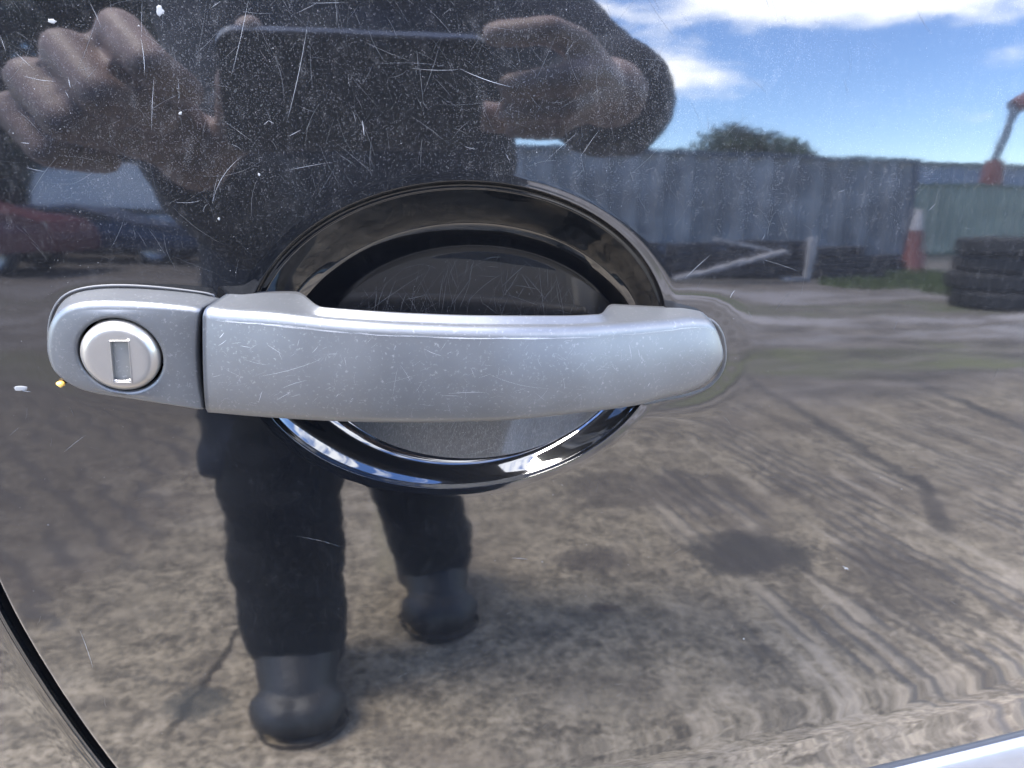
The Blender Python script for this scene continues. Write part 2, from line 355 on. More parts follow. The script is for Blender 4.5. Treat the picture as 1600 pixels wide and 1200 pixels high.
# weeds
M_WEED = mat('weed', (.085, .11, .035), .7, vary=.4, vscale=3)
def weed(x, y, hgt, w, n, lb):
    V_, F_ = [], []
    for i in range(n):
        a = rnd.random()*6.283; r = w*math.sqrt(rnd.random()); p = Vector((r*math.cos(a), r*math.sin(a), 0)); d = Vector((rnd.gauss(0, .35), rnd.gauss(0, .35), 1)).normalized(); L = hgt*rnd.uniform(.4, 1)*(1-.5*r/w)
        s = d.orthogonal().normalized()*.016; k = len(V_); V_ += [p-s, p+s, p+d*L*.6+s*.8+Vector((0, 0, -.01)), p+d*L]; F_.append((k, k+1, k+2, k+3))
    o = mesh('weed', V_, F_, M_WEED, None, False); o.location = (x, y, 0); tag(o, lb, None, None, 'stuff')
weed(8.2, -10.0, .34, .55, 500, 'clump of weeds at the foot of the red cone'); weed(6.5, -9.0, .26, .6, 500, 'low weeds in front of the dark pallets'); weed(7.4, -8.6, .22, .7, 500, 'spreading weeds between the cone and the tyres'); weed(7.1, -7.6, .16, .6, 400, 'short weeds left of the tyre stack')
# loader crane reaching over the containers
cr = empty('loader_crane', (20.8, -23, 0)); tag(cr, 'red loader crane with its arm arched above the green container', 'crane')
def limb(name, p, q, a, b_, m=M_RED): bm = bmesh.new(); bm_cone(bm, p, q, a, b_, 8); return bm_obj(name, bm, m, cr)
bm = bmesh.new(); bm_box(bm, (1.2, -.6, 1.2), (4.5, 2.2, 1.2), bevel=.08); bm_obj('chassis', bm, M_CONTD, cr)
for wx in (-.3, 1.9):
    for wy in (.5, -1.7):
        w = mesh('wheel', *tyre_mesh(.5, .26, .3), M_TYRE, cr); w.location = (wx, wy, .5); w.rotation_euler = (math.pi/2, 0, 0)
limb('mast', (.2, 0, 1.7), (.3, 0, 3.9), .45, .32); limb('jib', (.2, 0, 3.7), (1.0, 0, 6.3), .16, .16, M_CONTD); limb('boom', (.9, 0, 6.2), (2.4, 0, 7.0), .34, .30)
limb('arm', (2.1, 0, 6.9), (2.5, 0, 4.6), .42, .34); limb('grab', (2.5, 0, 4.6), (2.3, 0, 3.6), .5, .2)

# ---- vehicles
def wheel_set(root, xs, w, r, m=M_TYRE):
    for x in xs:
        for s in (-1, 1):
            wv_, wf_ = tyre_mesh(r, r*.62, .2); o = mesh('wheel', wv_, wf_, m, root); o.location = (x, s*(w/2-.11), r); o.rotation_euler = (math.pi/2, 0, 0)
            lathe_o = lathe('rim', [(r*.62, -.06), (r*.5, .05*s*-1), (.05, .03*s*-1), (.001, .03*s*-1)], M_WHITE if False else M_MOULDV, o)
M_MOULDV = mat('wheel_rim', (.35, .35, .36), .4, .8)
def body(root, name, prof, w, m, tuck=.12, zw=.9, ztop=1.5):
    """side outline (x, z) swept across the width, leaning in above the waist"""
    prof = chaikin0(prof); n = len(prof); v = []; ys = [-.5, -.47, -.42, 0, .42, .47, .5]
    for y in ys:
        e = .035*max(0, abs(y)-.42)/.08
        cx = np.mean([p[0] for p in prof]); cz = np.mean([p[1] for p in prof])
        for x, z in prof:
            k = max(0, (z-zw)/(ztop-zw)) if ztop > zw else 0
            v.append((cx+(x-cx)*(1-e*.6), y*w*(1-tuck*k), cz+(z-cz)*(1-e)))
    f = grid_faces(len(ys), n)
    f += [tuple(range(n))[::-1], tuple(range((len(ys)-1)*n, len(ys)*n))]
    return mesh(name, v, f, m, root, False)
def chaikin0(p):
    p = np.asarray(p, float); q = np.roll(p, -1, 0); return np.stack([.8*p+.2*q, .2*p+.8*q], 1).reshape(-1, 2)
M_VANW = mat('white_van_paint', (.38, .39, .41), .45); M_CARR = mat('dark_red_paint', (.075, .012, .016), .4); M_BLK = mat('black_trim', (.012, .012, .014), .5)
M_LAMP = mat('lamp_lens', (.35, .33, .31), .2); M_TAIL = mat('tail_lens', (.3, .02, .02), .25); M_NAVY = mat('navy_paint', (.012, .018, .04), .4)
van = empty('parked_van', (-3.75, -14.6, 0), R(4)); tag(van, 'white van parked side on in front of the dark trees', 'van')
body(van, 'body', [(-2.3, .35), (-2.32, 1.2), (-2.2, 1.9), (-.2, 1.98), (.75, 1.90), (1.35, 1.25), (2.15, 1.08), (2.3, .75), (2.3, .35)], 1.8, M_VANW, .10, 1.1, 1.95)
wheel_set(van, (-1.4, 1.45), 1.8, .33)
def panel(root, name, pts, y, m, th_=.012):
    v = [(x, y, z) for x, z in pts]+[(x, y+th_, z) for x, z in pts]; n = len(pts)
    return mesh(name, v, [tuple(range(n))[::-1], tuple(range(n, 2*n))]+[(i, (i+1) % n, n+(i+1) % n, n+i) for i in range(n)], m, root, False)
panel(van, 'rubbing_strip', [(-2.1, .92), (2.0, .90), (2.0, 1.02), (-2.1, 1.04)], .895, M_BLK, .02)
panel(van, 'window', [(.1, 1.30), (.95, 1.30), (.6, 1.75), (.1, 1.78)], .79, M_BLK, .05)
panel(van, 'bumper', [(1.9, .36), (2.32, .36), (2.32, .6), (1.9, .62)], .86, M_BLK, .05)
red = empty('parked_car', (-5.75, -9.6, 0), R(-3)); tag(red, 'dark red hatchback parked with its bonnet towards the van', 'car')
body(red, 'body', [(-2.0, .35), (-2.05, .8), (-1.95, 1.0), (-1.6, 1.38), (-.2, 1.43), (.35, 1.36), (1.0, .98), (1.85, .86), (2.02, .6), (2.0, .3)], 1.68, M_CARR, .16, .95, 1.42)
wheel_set(red, (-1.25, 1.28), 1.68, .30)
panel(red, 'window', [(-1.5, 1.0), (.75, 1.0), (.25, 1.32), (-1.35, 1.32)], .70, M_BLK, .075)
panel(red, 'rubbing_strip', [(-1.0, .60), (1.0, .60), (1.0, .67), (-1.0, .67)], .835, M_BLK, .02)
panel(red, 'headlight', [(1.72, .68), (1.93, .66), (1.9, .80), (1.7, .83)], .76, M_LAMP, .06)
for s in (-1, 1):
    bm = bmesh.new(); bm_box(bm, (.62, s*.90, 1.0), (.12, .2, .13), bevel=.02); bm_obj('door_mirror', bm, M_CARR, red)
nav = empty('parked_car', (-4.6, -12.3, 0), R(0)); tag(nav, 'low navy car parked between the red hatchback and the van', 'car')
body(nav, 'body', [(-1.9, .3), (-1.95, .72), (-1.6, .82), (-1.1, 1.02), (-.1, 1.05), (.5, .95), (.9, .78), (1.8, .70), (1.95, .5), (1.9, .28)], 1.6, M_NAVY, .16, .8, 1.05)
wheel_set(nav, (-1.2, 1.2), 1.6, .28)
panel(nav, 'window', [(-1.0, .80), (.6, .80), (.3, .96), (-.9, .98)], .74, M_BLK, .04)

# ------------------------------------------------------------------ the person holding the phone
def cw(a, b_, c=0.0): return Vector(CAM+RT*a+UP*b_+AX*c)
def fuse(name, caps, vox, m, parent=None, cut=None, smooth_it=4, lump=0):
    """tapered capsules fused into one continuous skin"""
    bm = bmesh.new()
    for p, q, r1, r2 in caps:
        p, q = Vector(p), Vector(q)
        for c, r in ((p, r1), (q, r2)):
            g = bmesh.ops.create_icosphere(bm, subdivisions=2 if r < .03 else 3, radius=r)['verts']; bmesh.ops.translate(bm, verts=g, vec=c)
        d = q-p; L = d.length
        if L > 1e-5:
            k = (r1-r2)/L
            k = max(-.95, min(.95, k)); cs_ = math.sqrt(1-k*k); dn = d/L
            bm_cone(bm, p+dn*r1*k, q+dn*r2*k, r1*cs_, r2*cs_, 20)
    me = bpy.data.meshes.new(name+'_raw'); bm.to_mesh(me); bm.free()
    o = link(bpy.data.objects.new(name+'_raw', me)); md = o.modifiers.new('r', 'REMESH'); md.mode = 'VOXEL'; md.voxel_size = vox; md.adaptivity = 0
    if smooth_it: s = o.modifiers.new('s', 'SMOOTH'); s.iterations = smooth_it; s.factor = .5
    dg = bpy.context.evaluated_depsgraph_get(); out = bpy.data.meshes.new_from_object(o.evaluated_get(dg)); out.name = name
    bpy.data.objects.remove(o); bpy.data.meshes.remove(me)
    bm = bmesh.new(); bm.from_mesh(out)
    if lump:
        from mathutils import noise as mn
        bm.normal_update()
        for v in bm.verts:
            w = mn.noise(Vector((v.co.x*9+v.co.z*4, v.co.y*9, v.co.z*11+v.co.x*9)))*.9+mn.noise(v.co*27)*.35
            v.co += v.normal*w*lump
    for co, no in (cut or []): bmesh.ops.bisect_plane(bm, geom=bm.verts[:]+bm.edges[:]+bm.faces[:], plane_co=co, plane_no=no, clear_outer=True)
    bm.to_mesh(out); bm.free(); out.materials.clear(); out.materials.append(m)
    out.polygons.foreach_set('use_smooth', [True]*len(out.polygons))
    return link(bpy.data.objects.new(name, out), parent)
M_SKIN = mat('skin', (.30, .205, .165), .55, vary=.18, vscale=60); M_JACK = mat('navy_jacket', (.010, .012, .018), .9, vary=.4, vscale=14); M_TROU = mat('black_trousers', (.0045, .0048, .006), .9, vary=.4, vscale=20)
M_BOOT = mat('black_leather', (.019, .018, .018), .55, bump=(60, .4, .004)); M_HAIR = mat('dark_hair', (.02, .014, .01), .7); M_EYE = mat('eye_white', (.42, .40, .38), .3)
LH = [-.105, -.088, -.045]; RH = [.170, -.052, -.055]
S_L, E_L, W_L = (-.27, -.86, 1.38), (-.19, -.74, .985), cw(*LH); S_R, E_R, W_R = (.12, -.86, 1.38), (.245, -.74, 1.185), cw(*RH)
caps = [((-.08, -.93, .95), (-.08, -.90, 1.25), .10, .10), ((-.14, -.90, 1.25), (-.02, -.90, 1.25), .085, .085), (S_L, S_R, .06, .06), ((-.075, -.86, 1.36), (-.07, -.80, 1.50), .07, .055),
        ((-.07, -.80, 1.50), (-.068, -.79, 1.60), .055, .055), ((-.068, -.78, 1.64), (-.066, -.765, 1.735), .072, .092), ((-.066, -.715, 1.63), (-.066, -.735, 1.70), .05, .07), ((-.066, -.665, 1.665), (-.066, -.675, 1.70), .015, .010), ((-.085, -.672, 1.632), (-.047, -.672, 1.632), .010, .010),
        ((-.155, -.77, 1.68), (-.155, -.775, 1.715), .014, .017), ((.023, -.77, 1.68), (.023, -.775, 1.715), .014, .017),
        (S_L, E_L, .05, .042), (E_L, W_L, .042, .027), (S_R, E_R, .05, .042), (E_R, W_R, .042, .027),
        ((-.17, -.92, .9), (-.185, -.78, .5), .08, .055), ((-.185, -.78, .5), (-.18, -.79, .1), .052, .035), ((.01, -.95, .9), (.0, -1.03, .5), .08, .055), ((.0, -1.03, .5), (.06, -1.12, .1), .052, .035)]
def hand(s, W, kn, tips, mids, thumb):
    """s: side; knuckles, middle joints and tips in the phone's own plane (a, b, c)"""
    out = []
    pw = Vector(W); k_s = 1.18 if s < 0 else 1.0
    gs_ = lambda q: (-.128+(q[0]+.128)*k_s+(.006 if s < 0 else 0), -.03+(q[1]+.03)*k_s, q[2]*k_s) if s < 0 else q
    kn, tips, mids, thumb = [[gs_(q) for q in L_] for L_ in (kn, tips, mids, thumb)]
    for i, (kk, mm_, tt) in enumerate(zip(kn, mids, tips)):
        k_, m_, t_ = cw(*kk), cw(*mm_), cw(*tt); r = (.0092, .0096, .0092, .0080)[i]*(1.12 if s < 0 else 1)
        out += [(pw.lerp(k_, .12), k_, .016, r*1.12), (k_, m_, r*1.08, r), (m_, t_, r, r*.84)]
    a, b_, c = [cw(*q) for q in thumb]; out += [(pw.lerp(a, .3), a, .018, .0125), (a, b_, .0125, .0105), (b_, c, .0105, .0088)]
    return out
caps += hand(-1, W_L, [(-.132, .006, -.002), (-.153, -.002, .002), (-.170, -.015, .002), (-.182, -.032, -.002)], [(-.108, -.018, .012), (-.122, -.031, .013), (-.136, -.044, .011), (-.149, -.057, .007)],
             [(-.120, .002, .026), (-.140, -.010, .029), (-.156, -.024, .027), (-.168, -.042, .021)], [(-.092, -.06, -.022), (-.089, -.025, -.017), (-.080, .002, -.014)])
caps += hand(1, W_R, [(.116, .006, -.006), (.126, -.010, -.002), (.127, -.027, -.002), (.122, -.043, -.006)], [(.064, .012, -.004), (.074, -.018, .004), (.076, -.036, .004), (.082, -.050, .002)],
             [(.092, .019, .006), (.104, -.006, .018), (.105, -.026, .018), (.103, -.044, .013)], [(.110, -.058, -.03), (.080, -.056, -.024), (.052, -.046, -.018)])
person = fuse('person', caps, .0032, M_SKIN, smooth_it=3)
tag(person, 'person in navy jacket and black trousers holding up a phone', 'person')
J = [((-.19, -.90, 1.22), (.035, -.90, 1.22), .125, .125), ((-.18, -.90, 1.30), (.02, -.90, 1.30), .11, .11), (S_L, S_R, .085, .085), ((-.185, -.90, 1.22), (-.18, -.92, .86), .125, .128), ((.03, -.90, 1.22), (.02, -.94, .86), .125, .125), ((-.08, -.88, 1.22), (-.08, -.90, .86), .14, .14),
     ((-.18, -.92, .86), (-.205, -.86, .56), .125, .115), ((.02, -.94, .86), (.0, -.96, .50), .12, .115), ((-.08, -.90, .86), (-.09, -.90, .56), .13, .10), ((-.255, -.85, .66), (-.25, -.85, .70), .06, .06), ((-.075, -.85, 1.38), (-.070, -.79, 1.575), .105, .085),
     (S_L, E_L, .082, .07), (E_L, tuple(Vector(E_L).lerp(W_L, .93)), .07, .047), (S_R, E_R, .088, .082), (E_R, tuple(Vector(E_R).lerp(W_R, .90)), .085, .047)]
fuse('jacket', J, .010, M_JACK, person, cut=[((0, 0, .60), (0, .06, -1))], smooth_it=5, lump=.011)
T = [((-.17, -.92, .88), (-.195, -.80, .50), .115, .088), ((-.195, -.80, .50), (-.19, -.80, .15), .088, .084), ((.01, -.95, .88), (.0, -1.03, .50), .115, .088), ((.0, -1.03, .50), (.055, -1.10, .15), .085, .082), ((-.17, -.92, .88), (.01, -.95, .88), .12, .12)]
fuse('trousers', T, .009, M_TROU, person, cut=[((0, 0, .10), (0, 0, -1))], smooth_it=4, lump=.010)
def boot(hx, hy, tx, ty):
    d = Vector((tx-hx, ty-hy, 0)).normalized(); h, t_ = Vector((hx, hy, 0)), Vector((tx, ty, 0)); z = lambda v, q: Vector((v.x, v.y, q)); sd = Vector((d.y, -d.x, 0))
    c = [(z(h+d*.04, .05), z(t_-d*.07, .045), .050, .060), (z(h+d*.04, .06), z(h+d*.06, .20), .078, .084), (z(h+d*.08, .14), z(t_-d*.11, .075), .074, .058), (z(t_-d*.08-sd*.024, .055), z(t_-d*.058-sd*.016, .052), .053, .052), (z(t_-d*.08+sd*.024, .055), z(t_-d*.058+sd*.016, .052), .053, .052)]
    o = fuse('boot', c, .005, M_BOOT, person, cut=[((0, 0, .012), (0, 0, -1))], smooth_it=4)
    s = [(z(h+d*.035, .02), z(t_-d*.055, .02), .053, .066), (z(t_-d*.09-sd*.012, .02), z(t_-d*.07+sd*.012, .02), .067, .067)]
    fuse('sole', s, .006, M_BLK, o, cut=[((0, 0, .002), (0, 0, -1)), ((0, 0, .024), (0, 0, 1))], smooth_it=1)
boot(-.195, -.885, -.178, -.585); boot(.055, -1.20, .065, -.905)
fuse('hair', [((-.068, -.80, 1.68), (-.066, -.785, 1.755), .085, .093), ((-.066, -.74, 1.78), (-.066, -.78, 1.78), .06, .08)], .006, M_HAIR, person, cut=[((0, -.70, 1.74), (0, .8, -.55))], smooth_it=2)
for s in (-1, 1):
    bm = bmesh.new(); bmesh.ops.create_icosphere(bm, subdivisions=2, radius=.0125); e = bm_obj('eye', bm, M_EYE, person, True); e.location = (-.066+s*.033, -.684, 1.698)
    bm = bmesh.new(); bmesh.ops.create_icosphere(bm, subdivisions=2, radius=.0062)
    i_ = bm_obj('iris', bm, M_BLK, e, True); i_.location = (0, .0078, 0)
# the phone
ph = empty('phone', tuple(cw(-.0105, -.0285, -.0085))); ph.rotation_euler = Matrix((RT, UP, -AX)).transposed().to_euler(); tag(ph, 'dark blue phone held sideways in both hands', 'phone')
Rz = Matrix.Rotation(R(-1.6), 3, 'Z')
M_PHB = mat('phone_back', (.012, .015, .025), .18); M_PHF = mat('phone_frame', (.13, .14, .16), .35, .9); M_PHS = mat('phone_screen', (.01, .01, .012), .05)
def slab(name, w, h, d, z, m, rad):
    pts = []
    for cx, cy, a0 in ((w/2-rad, h/2-rad, 0), (-w/2+rad, h/2-rad, 90), (-w/2+rad, -h/2+rad, 180), (w/2-rad, -h/2+rad, 270)):
        for k in range(7): a = R(a0+15*k); pts.append(Rz @ Vector((cx+rad*math.cos(a), cy+rad*math.sin(a), 0)))
    n = len(pts); v = [(p.x, p.y, z-d/2) for p in pts]+[(p.x, p.y, z+d/2) for p in pts]
    return mesh(name, v, [tuple(range(n))[::-1], tuple(range(n, 2*n))]+[(i, (i+1) % n, n+(i+1) % n, n+i) for i in range(n)], m, ph, False)
slab('frame', .147, .0775, .0070, 0, M_PHF, .010); slab('back', .1455, .0755, .0016, -.0036, M_PHB, .0095); slab('screen', .145, .075, .001, .0036, M_PHS, .0095)
lathe('lens_ring', [(.0045, 0), (.0065, 0), (.0065, .0012), (.0045, .0012)], M_PHF, ph, 20).location = (.0105, .0285, -.0058)

# ------------------------------------------------------------------ door skin: a gently barrelled sheet, (u, s) in metres along it, h outwards
def surf(u, s, h=0.0):
    u = np.asarray(u, float); s = np.asarray(s, float); h = np.asarray(h, float)
    e = E0+s/RZ
    y = -RZ*np.cos(e)+RZ*math.cos(E0)+u*u/(2*RX); z = RZ*np.sin(e)-RZ*math.sin(E0)+P0[2]
    n = np.stack([u/RX*np.cos(e), -np.cos(e)+0*u, np.sin(e)+0*u], -1); n /= np.linalg.norm(n, axis=-1, keepdims=True)
    return np.stack([u+0*y, y, z+0*u], -1)+h[..., None]*n
def ray(px, py):
    d = AX*F+RT*(px-CX)+UP*(CY-py); return d/np.linalg.norm(d)
def on_skin(px, py, h=0.0):
    """where on the sheet, h proud of it, a traced outline point of the photograph lies"""
    d = ray(px, py); x = np.array([0., 0., DIST]); I = np.eye(3)*1e-6
    f = lambda x: surf(x[0], x[1], h)-(CAM+x[2]*d)
    for _ in range(10):
        r = f(x); J = np.stack([(f(x+I[i])-r)/1e-6 for i in range(3)], 1)
        dx = np.linalg.solve(J, -r); x = x+dx
        if abs(dx).max() < 1e-9: break
    return x[:2]
def sm(x, a, b):
    t = np.clip((np.asarray(x, float)-a)/(b-a), 0.0, 1.0); return t*t*(3-2*t)
def pl_dist(P, poly, closed=True):
    """signed distance (negative inside) from points P to a polygon"""
    P = np.asarray(P, float); poly = np.asarray(poly, float); n = len(poly)
    best = np.full(P.shape[0], 1e9); ins = np.zeros(P.shape[0], bool)
    for i in range(n if closed else n-1):
        a, b = poly[i], poly[(i+1) % n]; ab = b-a
        t = np.clip(((P-a)@ab)/(ab@ab+1e-18), 0, 1)
        best = np.minimum(best, np.linalg.norm(P-a-t[:, None]*ab, axis=1))
        if closed:
            c = (a[1] > P[:, 1]) != (b[1] > P[:, 1])
            with np.errstate(divide='ignore', invalid='ignore'):
                xi = a[0]+(P[:, 1]-a[1])*(b[0]-a[0])/(b[1]-a[1])
            ins ^= c & (P[:, 0] < xi)
    return np.where(ins, -best, best) if closed else best

# cup opening: an ellipse fitted to its traced rim
RIM = [(422, 420), (450, 380), (500, 337), (550, 314), (600, 299), (650, 291), (700, 289), (800, 291), (850, 300), (917, 327), (983, 373), (1017, 410), (1033, 443), (1037, 473), (426, 653), (461, 691), (522, 726), (583, 748), (644, 758), (717, 767), (766, 762), (847, 742), (928, 697), (969, 665), (999, 632)]
_U = np.array([on_skin(*q) for q in RIM])
_A = np.c_[_U[:, 0]**2, _U[:, 0]*_U[:, 1], _U[:, 1]**2, _U[:, 0], _U[:, 1]]
_c = np.linalg.lstsq(_A, np.ones(len(_A)), rcond=None)[0]
_M = np.array([[_c[0], _c[1]/2], [_c[1]/2, _c[2]]]); CUP_C = np.linalg.solve(-2*_M, _c[3:]); _M = _M/(1+CUP_C@_M@CUP_C)
_w, _V = np.linalg.eigh(_M)
CUP_A, CUP_B = 1/np.sqrt(_w); CUP_X = _V[:, 0]*np.sign(_V[0, 0]); CUP_Y = np.array([-CUP_X[1], CUP_X[0]])
FLOOR = [on_skin(*q) for q in ((484, 490), (700, 420), (1010, 490), (720, 738))]       # floor edge: left, top, right, bottom
FL_C = np.array([(FLOOR[0][0]+FLOOR[2][0])/2, (FLOOR[1][1]+FLOOR[3][1])/2])
FL_A = abs(FLOOR[2][0]-FLOOR[0][0])/2; FL_B = abs(FLOOR[1][1]-FLOOR[3][1])/2
D_TOP, D_BOT = 0.0200, 0.0085
def floor_depth(us, rho):
    t = np.clip((us[..., 1]-FL_C[1])/FL_B, -1.1, 1.1)
    x = np.clip(1-t, 0, 2.1); g = np.where(x < .8, x*x/1.6, x-.4)/1.6*.65+x/2*.35
    return D_TOP-(D_TOP-D_BOT)*g-.0028*np.clip((us[..., 0]-FL_C[0])/FL_A, -1.1, 1.1)**2*sm(t, -1.0, .2)
_xs = np.linspace(0, 1, 400)
def wall_profile(kn):
    kn = np.array(kn); c = np.interp(_xs, kn[:, 0], kn[:, 1]); c = np.concatenate([[0], np.cumsum((c[1:]+c[:-1])/2)]); return c/c[-1]
_lip = [(0, .15), (.03, .75), (.055, .75), (.075, .15), (.095, .15), (.125, 1.15)]
W_TOP = wall_profile(_lip+[(.58, 1.05), (.63, .47), (.90, .24), (.95, .06), (1, .02)])
W_SIDE = wall_profile(_lip+[(.46, 1.15), (.53, .40), (.92, .22), (.96, .05), (1, .02)])
W_BOT = wall_profile([(0, .3), (.06, 1.0), (.62, .97), (.78, .62), (1, .28)])

def smooth_interp(x, xp, fp):
    """monotone cubic interpolation"""
    xp = np.asarray(xp, float); fp = np.asarray(fp, float); d = np.diff(fp)/np.diff(xp)
    mm = np.zeros_like(fp); mm[0], mm[-1] = d[0], d[-1]
    for i in range(1, len(d)): mm[i] = 0 if d[i-1]*d[i] <= 0 else 2*d[i-1]*d[i]/(d[i-1]+d[i])
    x = np.clip(x, xp[0], xp[-1]); i = np.clip(np.searchsorted(xp, x)-1, 0, len(d)-1); hstep = xp[i+1]-xp[i]; t = (x-xp[i])/hstep
    return (2*t**3-3*t**2+1)*fp[i]+(t**3-2*t**2+t)*hstep*mm[i]+(-2*t**3+3*t**2)*fp[i+1]+(t**3-t**2)*hstep*mm[i+1]
# traced outlines of the handle
G_TOPB = [(343, 459), (400, 463), (461, 466)]
CREASE = [(320, 497), (345, 501), (414, 506), (530, 518), (645, 525), (760, 528), (883, 527), (983, 521), (1050, 515), (1083, 511), (1105, 512), (1120, 523), (1128, 540), (1131, 553)]
BOTTOM = [(326, 644), (424, 651), (540, 656), (640, 657), (760, 655), (917, 642), (997, 632), (1033, 623), (1083, 610), (1108, 596), (1122, 578), (1129, 563), (1131, 555)]
def h_face(px):
    return smooth_interp(px, [315, 380, 480, 620, 760, 880, 980, 1050, 1100, 1131], [.0105, .0140, .0190, .0235, .0240, .0210, .0150, .0100, .0065, .0040])
CAPF = [(66, 545), (70, 514), (84, 490), (105, 478.5), (136, 473.5), (175, 472.5), (230, 474), (285, 478), (317, 482), (313.5, 500), (311, 545), (314, 599), (322, 643), (304, 641), (247, 634), (191, 627), (132, 619), (100, 605), (78, 587), (69, 566)]
CAP_H = 0.0092
def chaikin(p, n=2, closed=True):
    p = np.asarray(p, float)
    for _ in range(n):
        q = np.roll(p, -1, 0); p = np.stack([.75*p+.25*q, .25*p+.75*q], 1).reshape(-1, 2)
    return p
CAP_POLY = np.array([on_skin(x, y, CAP_H) for x, y in CAPF])
HANDLE_FOOT = np.array([on_skin(*q) for q in ((72, 530), (78, 500), (90, 480), (108, 465), (135, 457), (172, 451), (230, 452), (340, 455), (400, 461), (470, 470), (560, 500), (760, 506), (917, 505), (963, 493), (985, 489), (1037, 494), (1083, 496), (1110, 502), (1126, 522), (1131, 553), (1127, 577), (1110, 600), (1083, 613), (1033, 623), (997, 632), (760, 650), (424, 645), (320, 640), (247, 632), (191, 625), (135, 616), (107, 602), (88, 586), (77, 560))])
HANDLE_FOOT = chaikin(HANDLE_FOOT, 1)
CREASE_L = [on_skin(*q) for q in ((930, 1205), (1100, 1176), (1300, 1140), (1450, 1111), (1600, 1080))]
_cl = np.polyfit([q[0] for q in CREASE_L], [q[1] for q in CREASE_L], 1)
def skin_h(us):
    """relief of the door sheet outside the cup"""
    us = np.asarray(us, float); d = pl_dist(us, HANDLE_FOOT)
    wd_ = .0022+.0035*sm(us[:, 0], .0, .06); h = -(0.00004+.00022*sm(us[:, 0], .0, .06))*np.exp(-(np.maximum(d, 0)/wd_)**2)
    dl = us[:, 1]-np.polyval(_cl, us[:, 0])
    h = h+0.0005*np.exp(-((dl-.002)/.0085)**2)-0.0004*sm(-dl, .006, .02)
    rr = np.hypot(((us-CUP_C)@CUP_X)/CUP_A, ((us-CUP_C)@CUP_Y)/CUP_B)
    return h-0.0002*(1-sm(rr, 1.0, 1.05))

# door edge towards the rear wing
SHUT = np.array([on_skin(*q) for q in ((0, 923), (20, 955), (63, 1030), (133, 1140), (180, 1200))])
_sp = np.polyfit(SHUT[:, 1], SHUT[:, 0], 2)
def shut_u(s):
    s = np.asarray(s, float); lo, hi = -0.20, -0.10
    base = np.polyval(_sp, np.clip(s, lo, hi)); d = np.polyval(np.polyder(_sp), lo)
    dh = np.polyval(np.polyder(_sp), hi)
    up = np.maximum(s-hi, 0)
    return base+np.minimum(s-lo, 0)*d+dh*up*np.exp(-up/.10)
GAP = 0.0040
S_TOP, S_BOT, U_FRONT = 0.17, -0.36, 0.80
NT_ = 960
th = np.linspace(0, 2*math.pi, NT_, endpoint=False)
rim = CUP_C+np.outer(np.cos(th)*CUP_A, CUP_X)+np.outer(np.sin(th)*CUP_B, CUP_Y)
flo = FL_C+np.stack([np.cos(th)*FL_A, np.sin(th)*FL_B], -1)
def sq(t): return t
# door boundary polygon, hit by rays from the cup centre
_sl = np.linspace(S_TOP, S_BOT, 160)
BOUND = np.concatenate([np.stack([shut_u(_sl), _sl], 1), [[U_FRONT, S_BOT], [U_FRONT, S_TOP]]])
def cast(poly, c, dirs):
    out = np.full(len(dirs), 1e9); n = len(poly)
    for i in range(n):
        a, b = poly[i]-c, poly[(i+1) % n]-c; e = b-a
        den = dirs[:, 0]*e[1]-dirs[:, 1]*e[0]
        with np.errstate(divide='ignore', invalid='ignore'):
            t = (a[0]*e[1]-a[1]*e[0])/den; k = (a[0]*dirs[:, 1]-a[1]*dirs[:, 0])/den
        ok = (t > 1e-6) & (k >= -1e-9) & (k <= 1+1e-9)
        out = np.where(ok & (t < out), t, out)
    return out
rel = rim-CUP_C; rl = np.linalg.norm(rel, axis=1); dirs = rel/rl[:, None]
tout = cast(BOUND, CUP_C, dirs)

